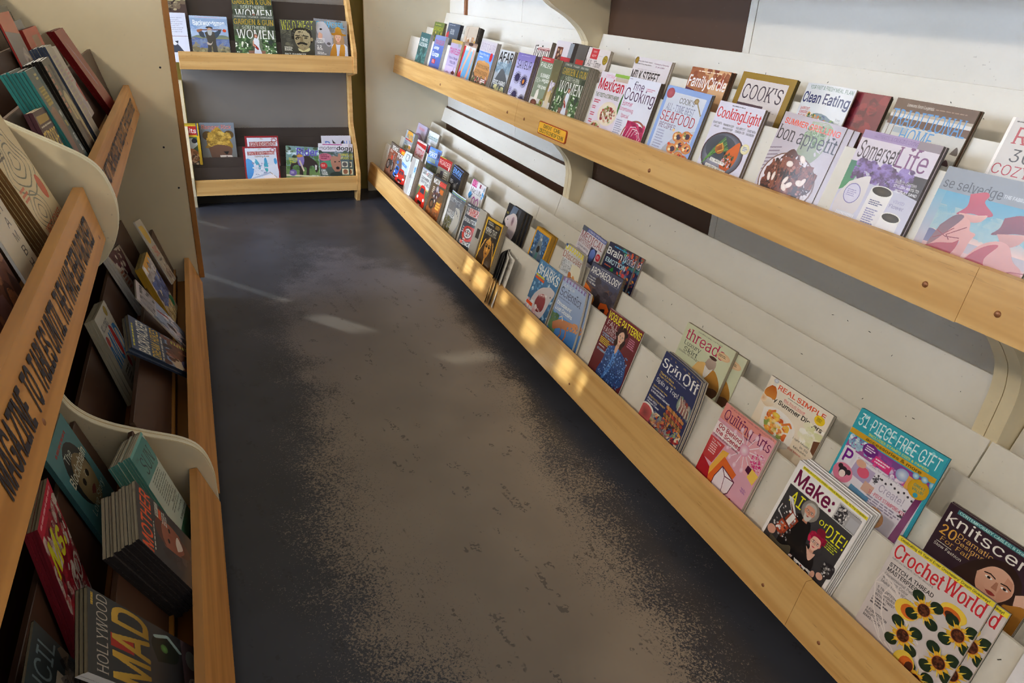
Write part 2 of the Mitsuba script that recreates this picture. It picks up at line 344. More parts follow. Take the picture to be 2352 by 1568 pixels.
# ------------------------------------------------------------------ the stand at the end of the aisle
BR = thing('magazine_stand', 'dark brown magazine stand with birch sides against the olive back wall', 'magazine stand')
def bp(name, mesh, b, smooth=False): return put(BR + '__' + name, mesh, b, smooth)
prof = [(4.90, 0), (4.868, .08), (4.852, .20), (4.93, .34), (5.045, .5), (5.055, .80), (4.86, .835), (4.852, .96), (4.95, 1.12), (5.03, 1.26), (5.05, 1.5), (5.05, 1.9), (5.16, 1.9), (5.16, 0)]
def side(x0, x1):
    m = trimesh.creation.extrude_polygon(shapely.Polygon(prof), x1-x0, engine='earcut'); v = np.array(m.vertices)
    m.vertices = np.stack([x0+v[:, 2], v[:, 0], v[:, 1]], 1); return m
bp('side_panel', side(.968, .990), 'birch_x'); 
m = trimesh.creation.extrude_polygon(shapely.Polygon([(4.90, 0), (4.868, .08), (4.852, .20), (4.93, .34), (5.03, .5), (5.06, .75), (5.12, .75), (5.12, 0)]), .02, engine='earcut'); v = np.array(m.vertices)
m.vertices = np.stack([-.072+v[:, 2], v[:, 0], v[:, 1]], 1); bp('side_panel', m, 'cream_laminate')
bp('rail', box(-.049, .967, 4.866, 4.885, .08, .178), 'birch_x'); bp('rail', box(-.049, .967, 4.866, 4.885, .838, .936), 'birch_x')
bp('back_panel', box(-.049, .967, 5.11, 5.125, .0, 1.9), 'grey_panel')
for (y, z), L in [((4.95, 1.0), .155), ((5.0, 1.06), .2), ((5.04, 1.13), .2), ((5.085, 1.225), .2), ((4.93, .246), .17), ((4.975, .30), .17), ((5.02, .36), .17), ((5.06, .41), .17), ((5.10, .462), .2)]:
    bp('board', board(frame('B', (y, z), 17), -.049, .967, -L, 0, .012), 'dark_brown')
bp('shelf', box(-.049, .967, 4.886, 5.10, .84, .852), 'dark_brown'); bp('shelf', box(-.049, .967, 4.886, 5.10, .086, .10), 'dark_brown')
bp('kick_board', box(-.049, .967, 4.98, 5.0, 0, .085), 'black_kick')

# ------------------------------------------------------------------ printed covers: flat shapes on the cover, x to the right and y down, both from 0 to 1
class Art:
    def __init__(s): s.v, s.f, s.c, s.k, s.n = [], [], [], 0, 0
    def add(s, xy, tri, col):
        xy = np.clip(np.asarray(xy, float), 0, 1)
        s.v.append(np.c_[xy, np.full(len(xy), s.k)]); s.f.append(np.asarray(tri)+s.n); s.c.append(np.broadcast_to(np.asarray(col, float), (len(xy), 3))); s.n += len(xy); s.k += 1
    def grad(s, xy, c, c2):
        a = np.array(srgb(c))
        if c2 is None: return np.tile(a, (len(xy), 1))
        y = np.asarray(xy, float)[:, 1]; t = ((y-y.min())/max(np.ptp(y), 1e-9))[:, None]
        return a*(1-t)+np.array(srgb(c2))*t
def R(x0, y0, x1, y1, c, c2=None):
    def f(A): q = [(x0, y0), (x1, y0), (x1, y1), (x0, y1)]; A.add(q, [[0, 2, 1], [0, 3, 2]], A.grad(q, c, c2))
    return f
def E(cx, cy, rx, ry, c, c2=None, n=22, rot=0):
    def f(A):
        a = np.linspace(0, 2*np.pi, n, endpoint=False); x, y = rx*np.cos(a), ry*np.sin(a); r = math.radians(rot)
        xy = np.r_[[(cx, cy)], np.c_[cx+x*math.cos(r)-y*math.sin(r)*.76, cy+x*math.sin(r)/.76*.76+y*math.cos(r)]]
        A.add(xy, [[0, 1+(i+1) % n, 1+i] for i in range(n)], np.r_[[srgb(c)], np.tile(srgb(c2 or c), (n, 1))])
    return f
def P(pts, c, c2=None):
    def f(A):
        g = pts if hasattr(pts, 'geom_type') else shapely.Polygon(pts).buffer(0)
        for q in getattr(g, 'geoms', [g]):
            if q.area < 1e-7: continue
            v, t = trimesh.creation.triangulate_polygon(q, engine='earcut'); A.add(v, np.asarray(t)[:, ::-1], A.grad(v, c, c2))
    return f
def C(pts, c, c2=None, n=5):
    """smooth closed outline"""
    q = list(pts)+[pts[0]]
    return P(curve(q, n)[:-1], c, c2)
def X(s, x0, y0, x1, y1, c, b=0, k=0, c2=None, fy=0):
    def f(A):
        v, t = text_poly(s, bool(b)); xy = np.c_[x0+(x1-x0)*v[:, 0]+k*(v[:, 1]-.5)*(y1-y0), y1-(y1-y0)*v[:, 1]+fy*v[:, 0]]
        A.add(xy, t, A.grad(xy, c, c2))
    return f
def N(x0, y0, x1, y1, n, s, cols, seed=1, asp=1.0, ell=0):
    """many small irregular dabs"""
    def f(A):
        g = np.random.default_rng(seed); cols_ = [srgb(c) for c in (cols.split() if isinstance(cols, str) else cols)]
        V, T, K = [], [], []; m = 7; a = np.linspace(0, 2*np.pi, m, endpoint=False)
        for i in range(n):
            while 1:
                p = g.uniform(-1, 1, 2)
                if not ell or p@p <= 1: break
            cx, cy = (x0+x1)/2+p[0]*(x1-x0)/2, (y0+y1)/2+p[1]*(y1-y0)/2
            r = s*g.uniform(.5, 1.4)*g.uniform(.7, 1.3, m); th = g.uniform(0, 6.28)
            dx, dy = r*np.cos(a)*asp, r*np.sin(a)
            if asp != 1: dx, dy = dx*math.cos(th)-dy*math.sin(th), dx*math.sin(th)+dy*math.cos(th)
            V.append(np.c_[cx+dx, cy+dy*.78]); T.append(np.array([[0, j+1, j] for j in range(1, m-1)])+i*m); K.append(np.tile(cols_[g.integers(len(cols_))], (m, 1)))
        V = np.vstack(V); lo, hi = np.array([x0, y0]), np.array([x1, y1]); e = np.array([s, s])
        A.add(np.clip(V, lo-e*.6, hi+e*.6), np.vstack(T), np.vstack(K))
    return f
def L(x0, y0, x1, y1, n, c, seed=0, w=.55):
    """lines of small print"""
    def f(A):
        g = np.random.default_rng(seed+n); V, T, i = [], [], 0; h = (y1-y0)/n
        for r in range(n):
            x, end = x0, x1 - (x1-x0)*g.uniform(0, .3)
            while x < end:
                d = min((x1-x0)*g.uniform(.06, .2), end-x)
                V += [(x, y0+h*r), (x+d, y0+h*r), (x+d, y0+h*(r+w)), (x, y0+h*(r+w))]; T += [[i, i+2, i+1], [i, i+3, i+2]]; i += 4; x += d + (x1-x0)*.03
        A.add(V, T, srgb(c))
    return f
def S(pts, w, c):
    return P(shapely.LineString(pts).buffer(w/2, 3), c)
def face(cx, cy, s, skin, hair, lip='a4463f', long=0, sh='b07a5c', beard=None, glasses=0, tilt=0):
    """a head about s high: hair, neck, ears, eyes with brows, nose, mouth"""
    w = s*.40; y = lambda q: cy+(q-.5)*s; x = lambda q: cx+q*w*1.28; d = '2a2019'
    o = [C([(x(-.95), y(.15)), (x(0), y(-.14)), (x(.95), y(.15)), (x(1.0), y(.6)), (x(1.05), y(1.0+long)), (x(.4), y(1.08+long*.7)), (x(-.4), y(1.08+long*.7)), (x(-1.05), y(1.0+long)), (x(-1.0), y(.6))], hair)] if long else [E(cx, y(.30), w*1.2, s*.42, hair)]
    o += [P([(x(-.34), y(.75)), (x(.34), y(.75)), (x(.42), y(1.25)), (x(-.42), y(1.25))], sh), E(x(-.80), y(.52), w*.14, s*.10, sh), E(x(.80), y(.52), w*.14, s*.10, sh),
          C([(x(-.78), y(.35)), (x(-.6), y(.08)), (x(0), y(0)), (x(.6), y(.08)), (x(.78), y(.35)), (x(.70), y(.68)), (x(.38), y(.95)), (x(0), y(1.02)), (x(-.38), y(.95)), (x(-.70), y(.68))], skin),
          P([(x(.3), y(.3)), (x(.77), y(.35)), (x(.70), y(.68)), (x(.38), y(.95)), (x(.2), y(.7))], sh if s > .3 else skin)]
    if beard: o += [C([(x(-.62), y(.68)), (x(0), y(.74)), (x(.62), y(.68)), (x(.45), y(1.02)), (x(0), y(1.14)), (x(-.45), y(1.02))], beard)]
    for q in (-.36, .36):
        o += [E(x(q), y(.47), w*.20, s*.045, 'f2ece6'), E(x(q), y(.47), w*.10, s*.045, d), S([(x(q-.2), y(.40)), (x(q), y(.375)), (x(q+.2), y(.40))], s*.028, hair if not beard else '8a857d')]
        if glasses: o += [S([(x(q-.26), y(.40)), (x(q+.26), y(.40)), (x(q+.22), y(.56)), (x(q-.22), y(.56)), (x(q-.26), y(.40))], s*.018, '3a3436')]
    o += [P([(x(-.05), y(.45)), (x(.06), y(.45)), (x(.15), y(.655)), (x(-.12), y(.655))], sh), C([(x(-.26), y(.775)), (x(0), y(.755)), (x(.26), y(.775)), (x(0), y(.845))], lip, None, 3)]
    if not long: o += [C([(x(-.85), y(.40)), (x(-.75), y(.05)), (x(0), y(-.12)), (x(.75), y(.05)), (x(.85), y(.40)), (x(.6), y(.16)), (x(0), y(.10)), (x(-.6), y(.16))], hair)]
    else: o += [C([(x(-.9), y(.5)), (x(-.75), y(.08)), (x(0), y(-.13)), (x(.75), y(.08)), (x(.9), y(.5)), (x(.55), y(.16)), (x(.05), y(.03)), (x(-.55), y(.2))], hair)]
    return o

def flat(ops):
    out = []
    for o in ops: out += flat(o) if isinstance(o, list) else [o]
    return out
BASE = {'R': dict(A=(E5, 17), B=(E4, 17), C=(E3, 17), U=(V1, 15), M=(V2, 15)),
        'B': dict(BU0=((4.95, 1.0), 17), BU1=((5.0, 1.06), 17), BL0=((4.93, .246), 17), BL1=((4.975, .30), 17), BL2=((5.02, .36), 17)),
        'L': dict(LU0=((-.339, 1.061), 15), LU1=((-.454, 1.1205), 15), LL0=((-.226, .3455), 17), LL1=((-.338, .394), 17), LL2=((-.45, .442), 17))}
FR = {r: frame(k, o, a) for k, d in BASE.items() for r, (o, a) in d.items()}
BEND = {'curl': lambda a: (lambda u, v: a*np.maximum(0, u*.9+(1-v)-.95)**2*2.2), 'bow': lambda a: (lambda u, v: a*np.sin(np.pi*u)),
        'roll': lambda a: (lambda u, v: -a*(np.maximum(u-.25, 0)/.75)**2), 'sag': lambda a: (lambda u, v: a*(1-v)**2), 'dip': lambda a: (lambda u, v: -a*np.maximum(0, .3-v)**2*11)}
def subdiv(v, f, c, size, W, Hh):
    for _ in range(9):
        e = np.linalg.norm((v[f]-v[f][:, [1, 2, 0]])[:, :, :2]*[W, Hh], axis=2); bad = e.max(1) > size
        if not bad.any(): break
        g = f[bad]; k = e[bad].argmax(1); i = np.arange(len(g)); a, b, o = g[i, k], g[i, (k+1) % 3], g[i, (k+2) % 3]
        ab = np.sort(np.c_[a, b], 1); uq, inv = np.unique(ab, axis=0, return_inverse=True); m = len(v)+inv.ravel()
        v = np.vstack([v, v[uq].mean(1)]); c = np.vstack([c, c[uq].mean(1)]); f = np.vstack([f[~bad], np.c_[a, m, o], np.c_[m, b, o]])
    return v, f, c
NT = [0]
def place(v, fr, u, w_, rot, W, Hh, z, quad, bend):
    """cover coordinates (x, y down, height off the cover) to the room"""
    o, U, V, n = fr; r = math.radians(rot)
    if quad is None: a, b = np.array([math.cos(r), math.sin(r)])*W, np.array([math.sin(r), -math.cos(r)])*Hh
    else: a, b = np.array(quad[0]), np.array(quad[1])
    q = np.array([u, w_]) + v[:, :1]*a + v[:, 1:2]*b; h = z+v[:, 2]
    if bend: h = h + bend(v[:, 0], v[:, 1])
    return o + q[:, :1]*U + q[:, 1:]*V + h[:, None]*n
def block(W, Hh, th, spine, edge, seed, bend, back='d8d4cc'):
    g = np.random.default_rng(seed); V, T, K, i = [], [], [], 0; k = 8 if bend else 1
    def quad(p, col):
        nonlocal i
        V.extend(p); T.extend([[i, i+1, i+2], [i, i+2, i+3]]); K.extend([srgb(col)]*4); i += 4
    m = 3
    for j in range(m):
        z1, z0 = -th*j/m, -th*(j+1)/m
        f = g.uniform(.95, 1.3); col = tuple(min(1, x*f) for x in srgb(edge))
        for s in range(k):
            a, b = s/k, (s+1)/k
            quad([(a, .003, z0), (b, .003, z0), (b, .003, z1), (a, .003, z1)], col)
            quad([(.996, b, z0), (.996, b, z1), (.996, a, z1), (.996, a, z0)][::-1], col)
            quad([(a, .997, z1), (b, .997, z1), (b, .997, z0), (a, .997, z0)], col)
            if j == 0: quad([(0, a, -th), (0, b, -th), (0, b, 0), (0, a, 0)], spine)
            if j == m-1:
                for s2 in range(k): c, d = s2/k, (s2+1)/k; quad([(a, c, -th), (b, c, -th), (b, d, -th), (a, d, -th)], back)
    V, T = np.array(V, float), np.array(T); q = V*[W, -Hh, 1]
    nn = np.cross(q[T[:, 1]]-q[T[:, 0]], q[T[:, 2]]-q[T[:, 0]]); out = (nn*(q[T].mean(1)-[W/2, -Hh/2, -th/2])).sum(1) < 0
    return V, np.where(out[:, None], T[:, ::-1], T), np.array(K)
def mag(label, row, u, v, rot, W, ops, h=.272, t=.015, n=1, dt=.0048, du=0.0, dv=0.0, spine='e6e2da', edge='cdc6b8', quad=None, bend=None, show=0, short=None, ys=None, name='magazine', cat='magazine'):
    if not show and n > 1 and abs(du) <= .012: du = .0012 if du > 0 else du
    fr = FR[row]; A = Art()
    for o in flat(ops): o(A)
    ys = {'A': .84, 'U': .79, 'B': .74, 'C': .8, 'M': .78, 'BU0': .8, 'BL0': .84, 'BU1': .8}.get(row, 1) if ys is None else ys
    for i, q in enumerate(A.v):
        if i: q[:, 1] *= ys
    av, af, ac = np.vstack(A.v), np.vstack(A.f), np.vstack(A.c); bend = BEND[bend[0]](bend[1]) if bend else None
    if bend: av, af, ac = subdiv(av, af, ac, .022, W, h)
    av[:, 2] = .0002 + av[:, 2]*1.6e-5
    e1, e2 = av[af[:, 1]]-av[af[:, 0]], av[af[:, 2]]-av[af[:, 0]]; fl_ = e1[:, 0]*e2[:, 1]-e1[:, 1]*e2[:, 0] > 0
    af = np.where(fl_[:, None], af[:, ::-1], af)
    bg = ops[0] if not isinstance(ops[0], list) else ops[0][0]
    for k in range(n):
        NT[0] += 1; g = np.random.default_rng(NT[0])
        key = thing(name, label if k == 0 else 'copy stacked right behind the %s' % short, cat, None if k == 0 else 'copies behind the %s' % short)
        uu = u + k*du + (g.uniform(-.0015, .0015) if k else 0); vv = v + k*dv + (g.uniform(-.002, .002) if k else 0); z = max(t - k*dt, .001)
        bv, bf, bc = block(W, h, dt-.0004, spine, edge, NT[0], bend)
        scene[key+'__pages'] = mikit.ply(trimesh.Trimesh(place(bv, fr, uu, vv, rot, W, h, z, quad, bend), bf, process=False), 'paper', color=bc)
        cv, cf, cc = (av, af, ac)
        if k and not show:
            B = Art(); bg(B); cv, cf, cc = np.vstack(B.v), np.vstack(B.f), np.vstack(B.c)
            if bend: cv, cf, cc = subdiv(cv, cf, cc, .03, W, h)
            cv = cv.copy(); cv[:, 2] = .0002
        scene[key+'__cover'] = mikit.ply(trimesh.Trimesh(place(cv, fr, uu, vv, rot, W, h, z, quad, bend), cf, process=False), 'print', color=cc)

# ------------------------------------------------------------------ lower rack on the right, front row
def bike(x, y, s, c='b8402c'):
    r = s*.26
    return [E(x-s*.32, y+s*.2, r, r*.78, '1c1a1a'), E(x-s*.32, y+s*.2, r*.68, r*.53, '77665c'), E(x+s*.34, y+s*.2, r, r*.78, '1c1a1a'), E(x+s*.34, y+s*.2, r*.68, r*.53, '77665c'),
            P([(x-s*.3, y+s*.15), (x-s*.1, y-s*.12), (x+s*.25, y-s*.1), (x+s*.3, y+s*.15), (x, y+s*.22)], '3a3634'), P([(x-s*.15, y-s*.18), (x+s*.2, y-s*.2), (x+s*.12, y-s*.02), (x-s*.1, y-s*.02)], c), S([(x+s*.34, y+s*.2), (x+s*.2, y-s*.26), (x+s*.3, y-s*.3)], s*.05, '8d8d90')]
def car(x, y, s, c, hi='ffffff'):
    return [E(x, y+s*.33, s*.52, s*.08, '17161a'), C([(x-s*.5, y+s*.1), (x-s*.34, y-s*.06), (x-s*.25, y-s*.26), (x, y-s*.31), (x+s*.25, y-s*.26), (x+s*.34, y-s*.06), (x+s*.5, y+s*.1), (x+s*.46, y+s*.32), (x-s*.46, y+s*.32)], c),
            P([(x-s*.24, y-s*.07), (x-s*.19, y-s*.22), (x+s*.19, y-s*.22), (x+s*.24, y-s*.07)], '2b3440'), E(x-s*.33, y+s*.09, s*.09, s*.05, hi), E(x+s*.33, y+s*.09, s*.09, s*.05, hi), R(x-s*.22, y+s*.17, x+s*.22, y+s*.26, '221a1a'), R(x-s*.1, y+s*.27, x+s*.1, y+s*.32, 'e8e6e0')]
mag('magazine with a dirt bike on brown earth at the far end of the lowest row', 'A', -4.953, .043, 0, .20, [R(0, 0, 1, 1, '8d4a38', '6d4c3a'), R(0, 0, 1, .03, '43362a'), R(0, .03, 1, .2, '6a6056'), X('BIKE', .28, .07, .95, .2, 'e9e4dc', 1), L(.1, .22, .5, .3, 3, 'cfc0b0', 2), N(0, .3, 1, 1, 60, .06, '7a5242 9a6048 60443a 6d4a3c', 3), bike(.5, .5, .75)], t=.02, edge='8b8070')
mag('magazine with a blue car and a red car under a yellow and red badge', 'A', -4.753, .043, 1.2, .245, [R(0, 0, 1, 1, '7b6156', '5d514c'), R(0, 0, 1, .015, '1c1a1c'), R(.12, .02, .55, .13, 'c8362a'), R(.3, .05, .58, .16, 'd8761e'), X('FREE', .33, .07, .55, .14, 'f6dc4a', 1), X('TOR', .02, .17, .55, .3, 'f0eee8', 1), P([(.62, .0), (1, 0), (1, .62), (.7, .62), (.5, .3)], 'cfdcea', 'b4c8e0'), C([(.7, .06), (.92, .06), (.92, .2), (.81, .27), (.7, .2)], '8b9094'), C([(.74, .09), (.88, .09), (.88, .18), (.81, .23), (.74, .18)], 'd6dbe0'), P([(.58, .32), (.9, .38), (.9, .46), (.55, .4)], '5d8cc4'), E(.22, .42, .1, .05, '4a7ab8'), L(.08, .5, .3, .62, 3, 'd8d0c8', 3), car(.32, .66, .5, '2f5fae'), car(.68, .72, .62, 'c0281f')], t=.02, bend=('roll', .02), edge='a8a094')
mag('white backed magazine with a blue strip in the stack beside the two car magazines', 'A', -4.33, .060, 2, .135, [R(0, 0, 1, 1, 'b4b0aa'), R(.75, 0, 1, 1, 'd2d8e2'), R(.8, .2, .95, .4, '6fa3d8'), E(.6, .5, .1, .05, '8a8884')], t=.052, n=6, dt=.0085, dv=-.004, short='white backed magazine with a blue strip', edge='8e8274', bend=('bow', .01))
mag('white magazine with a bright red sports car and bold black lettering', 'A', -4.181, .033, 1.4, .202, [R(0, 0, 1, 1, 'dcdcd8', 'b8b4a4'), R(0, 0, 1, .03, '9aa3c0'), X('CAR', .05, .04, .42, .15, '1d1c22', 1), X('and', .44, .07, .56, .14, 'c8352a', 1), X('DRIVER', .56, .05, .98, .16, '1d1c22', 1), X('Corvette Z', .08, .19, .98, .28, '26242a', 1), X('FIRST', .1, .3, .5, .37, '3a3840', 1), X('2 vs 2', .55, .3, .98, .4, '26242a', 1), R(0, .46, 1, .5, 'c4b46a'), R(0, .5, 1, 1, '5d6a48', '453f3a'), car(.5, .68, .85, 'd02a1c')], t=.02, n=3, short='white red sports car magazine', edge='85796a')
mag('magazine with a motocross rider on orange mud and a red corner block', 'A', -3.933, .037, 2.6, .225, [R(0, 0, 1, 1, '4f4a34', '7a4524'), R(0, 0, 1, .03, '2b3040'), X('MDX', .03, .05, .52, .17, 'f2f0ec', 1), R(.5, .05, .98, .17, 'b8322a'), X('ACTION', .53, .08, .96, .15, 'd8604a', 1), R(.64, .22, .9, .34, 'c8692a'), L(.1, .25, .3, .42, 4, 'e6d8c0', 1), N(.2, .2, .7, .72, 60, .045, '2c2430 45313c 6b4a4a d8d0c8 241d24 6f3a2a', 5, ell=1), E(.45, .27, .11, .08, 'cfc6c4', '6a5a66'), E(.3, .66, .17, .13, '1f1a1a'), E(.3, .66, .1, .08, '6b4a32'), P([(.6, .6), (1, .5), (1, .8), (.55, .8)], 'b0602a'), L(.62, .55, .95, .75, 3, 'e8b64a', 4, .7), N(0, .75, 1, 1, 40, .05, '8a4a24 a05a2c 6a3a20', 6)], t=.025, n=3, dt=.006, short='motocross magazine', edge='84796a')
mag('grey magazine with a pale portrait head over dry grass, a band of blue at the top', 'A', -3.631, .032, .8, .216, [R(0, 0, 1, 1, '55585c', '8b8a80'), R(0, 0, 1, .03, 'c8d8ec'), R(0, .04, 1, .055, '9fb04a'), R(0, .055, 1, .07, '3d7ab0'), X('Smithsonian', .04, .1, .97, .24, 'd4d6d4'), N(.05, .2, .95, .5, 30, .1, '6a6a6a 777570 5e6064', 4), C([(.6, .3), (.85, .32), (.95, .6), (.7, .98), (.5, .95), (.62, .6)], 'b5ae9e', '9d9686'), C([(.25, .25), (.5, .22), (.55, .42), (.4, .52), (.25, .44)], '706c68'), X('RACE IN', .12, .42, .58, .49, 'cfcdc6', 1), X('AMERICA', .08, .5, .66, .57, 'cfcdc6', 1), N(.02, .58, .55, .95, 70, .035, '4d4c30 5d5a3a 3c3d28 6d6a48', 6, 1.6)], t=.015, edge='b0a89a', bend=('bow', .006))
mag('dark curled magazine with a red nameplate and a red ring emblem', 'A', -3.307, .039, 3.6, .15, [R(0, 0, 1, 1, '3e434a', '2a2c30'), R(0, .02, 1, .05, 'b8bcc0'), P([(.25, .07), (.95, .07), (.95, .24), (.25, .24)], 'b03530'), X('SCIENTIFIC', .05, .07, .93, .15, 'e8e0d8', 1), X('AMERICAN', .05, .16, .93, .24, 'e8e0d8', 1), X('REVOLUTIONS', .03, .3, .97, .39, 'eeeeea', 1), P([(.5, .45), (.85, .45), (.8, .53), (.55, .53)], 'c8382e'), E(.55, .62, .38, .17, 'c23a30'), E(.55, .61, .25, .13, '2a2c30'), E(.55, .61, .2, .105, 'd4d4d0'), E(.55, .61, .13, .07, '2a2c30'), L(.08, .5, .3, .65, 3, 'a0a4a8', 1), X('IN', .35, .72, .5, .77, 'eeeeea', 1), X('SCIENCE', .15, .79, .85, .88, 'eeeeea', 1), E(.3, .83, .1, .04, 'c8382e')], t=.045, bend=('roll', .03), edge='9b907e')
mag('plain grey magazine in the thick stack right of the curled dark one', 'A', -3.235, .045, 2.6, .14, [R(0, 0, 1, 1, 'b5aea0', '8d8578'), R(.6, .4, .9, .6, '26241f')], t=.028, n=5, dt=.005, dv=-.003, short='plain grey magazine', edge='9a8d78')
mag('yellow bordered magazine with a golden pharaoh mask', 'A', -3.07, .04, 3, .187, [R(0, 0, 1, 1, 'eab51e'), R(.06, .05, .94, 1, '1a1612'), X('NATIONAL', .14, .07, .44, .1, 'e8e2d4', 1), X('GEOGRAPHIC', .14, .11, .5, .14, 'e8e2d4', 1), L(.6, .08, .9, .16, 3, 'c8982c', 3), X('KING TUT', .1, .19, .78, .28, 'f4f0e8', 1), X('THE GOLDEN KING', .12, .29, .8, .33, 'd8d0c0'), C([(.28, .42), (.5, .34), (.74, .42), (.92, .72), (.94, 1), (.08, 1), (.1, .72)], '3a2410'), *[S([(.5-.23-.05*i, .44+.07*i), (.5-.3-.06*i, .50+.10*i)], .035, 'd8a24a') for i in range(5)], *[S([(.5+.23+.05*i, .44+.07*i), (.5+.3+.06*i, .50+.10*i)], .035, 'd8a24a') for i in range(5)], C([(.34, .46), (.5, .39), (.66, .46), (.67, .64), (.58, .77), (.5, .79), (.42, .77), (.33, .64)], 'd8983a', 'b0702a'), E(.42, .56, .06, .025, '1c120a'), E(.58, .56, .06, .025, '1c120a'), S([(.35, .53), (.42, .51), (.48, .53)], .016, '1c120a'), S([(.52, .53), (.58, .51), (.65, .53)], .016, '1c120a'), P([(.48, .56), (.52, .56), (.55, .65), (.45, .65)], 'e8b25a'), E(.5, .70, .06, .018, '6d3a18'), P([(.46, .79), (.54, .79), (.54, .98), (.46, .98)], 'c08838'), E(.5, .4, .04, .05, 'e0b050')], t=.03, n=4, dt=.006, short='yellow bordered pharaoh magazine', edge='9a8e7c', spine='e0ae1e')
# an opened magazine standing on end, its leaves fanned out
fk = thing('magazine', 'black backed magazine standing fanned open with its printed leaves showing', 'magazine')
for i in range(7):
    a = i/6; A = Art()
    for o in flat([R(0, 0, 1, 1, ('17151a', 'cfcac2', '2a2830', 'd0cbc3', '3a3836', 'c9c4bc', 'd6d2ca')[i]), L(.1, .08, .9, .9, 26, '8d867c', i)] if i else [R(0, 0, 1, 1, '1a171c', '0f0d10'), N(.1, .1, .9, .9, 20, .07, '2a2228 141216', 4)]): o(A)
    v = np.vstack(A.v); f = np.vstack(A.f); c = np.vstack(A.c); v, f, c = subdiv(v, f, c, .03, .2, .25); th = math.radians(70-52*a)
    x = v[:, 0]; ww = .06+.135*a; off = np.c_[ww*x*math.cos(th)+.012*np.sin(np.pi*x)*a, -v[:, 1]*.235 - .03*x*(1-a), ww*x*math.sin(th)*.8 + .01*np.sin(np.pi*x) - v[:, 2]*0]
    q = local(trimesh.Trimesh(off + [-2.80, -.03, .002+.002*i], f, process=False), FR['A'])
    q = trimesh.Trimesh(np.vstack([q.vertices, q.vertices + FR['A'][3]*-.0004]), np.vstack([f, f[:, ::-1]+len(f)*0+len(v)]), process=False)
    scene[num(fk + '__leaf')] = mikit.ply(q, 'paper', color=np.vstack([c, c]))
mag('blue magazine with an open mouthed shark bursting from the sea', 'A', -2.499, .029, 0, .201, [R(0, 0, 1, 1, '4a84b8', '274a6b'), N(0, 0, 1, 1, 160, .03, '6aa2cc 2f6a9c c4dcec 4a86b4 88b4d4', 3), X('The Science of', .35, .03, .75, .07, 'e8f0f8', 1), X('SHARKS', .05, .07, .96, .25, 'f2f6f8', 1), P([(.04, .26), (.42, .26), (.42, .29), (.04, .29)], 'd8c82c'), P([(.04, .3), (.44, .3), (.44, .345), (.04, .345)], 'd85a2a'), C([(.74, .32), (.97, .36), (.9, .55), (.8, .85), (.6, 1), (.2, 1), (.18, .7), (.4, .45)], 'd5cfd2', 'c4b8c0'), C([(.42, .55), (.62, .5), (.74, .6), (.72, .78), (.5, .85), (.36, .72)], '9a4248', '6d2a34'), *[P([(.42+.045*i, .55-.01*i), (.45+.045*i, .545-.01*i), (.435+.045*i, .60-.008*i)], 'f6f4f4') for i in range(7)], *[P([(.40+.045*i, .78+.008*i), (.43+.045*i, .785+.008*i), (.42+.045*i, .735+.008*i)], 'f0e8e8') for i in range(6)], N(0, .75, .5, 1, 40, .05, 'e0e6ea d2a8b0 c8d8e4', 7), P([(.02, .78), (.3, .78), (.3, .84), (.02, .84)], 'd4502c'), E(.86, .47, .02, .014, '15181c')], t=.012, n=1, edge='c8c2b8', spine='2a3c50')
mag('pale blue magazine with a painted two legged dinosaur under a purple strip', 'A', -2.264, .036, 2.5, .215, [R(0, 0, 1, 1, 'b4c8e8', '3f6aa8'), R(0, 0, 1, .07, '8672b4'), L(.05, .015, .95, .055, 2, 'd0c8e6', 1), X('AMERICAN', .08, .10, .5, .15, 'f0f4fa'), X('Scientist', .04, .16, .88, .31, '3d4668', 0, c2='5a5f80'), L(.06, .34, .5, .37, 1, '7d8ab0', 2), X("Dinosaurs'", .06, .40, .6, .47, 'f4f8fc', 1), X('Lost Cousins', .06, .49, .68, .56, 'f4f8fc', 1), R(0, .6, 1, 1, '5c92d0', '2f62a0'), N(0, .55, .25, .95, 18, .05, '4a6a4a 5a7a50', 5, 2.2), C([(.12, .78), (.35, .66), (.6, .62), (.78, .60), (.95, .62), (.96, .70), (.82, .72), (.66, .76), (.4, .80), (.2, .88)], 'c88a5e', '9a5a3c'), C([(.78, .58), (.92, .56), (1, .62), (.97, .70), (.82, .70)], 'd09468'), E(.9, .62, .02, .012, '1c1410'), S([(.45, .78), (.5, .88), (.44, .98)], .035, 'a06444'), S([(.62, .76), (.66, .86), (.62, .97)], .035, 'a06444'), S([(.3, .64), (.36, .6), (.42, .66)], .02, 'dcd6d0')], t=.025, n=2, dt=.0095, du=.012, show=1, short='painted dinosaur magazine', edge='bdb5a6', bend=('curl', .012))
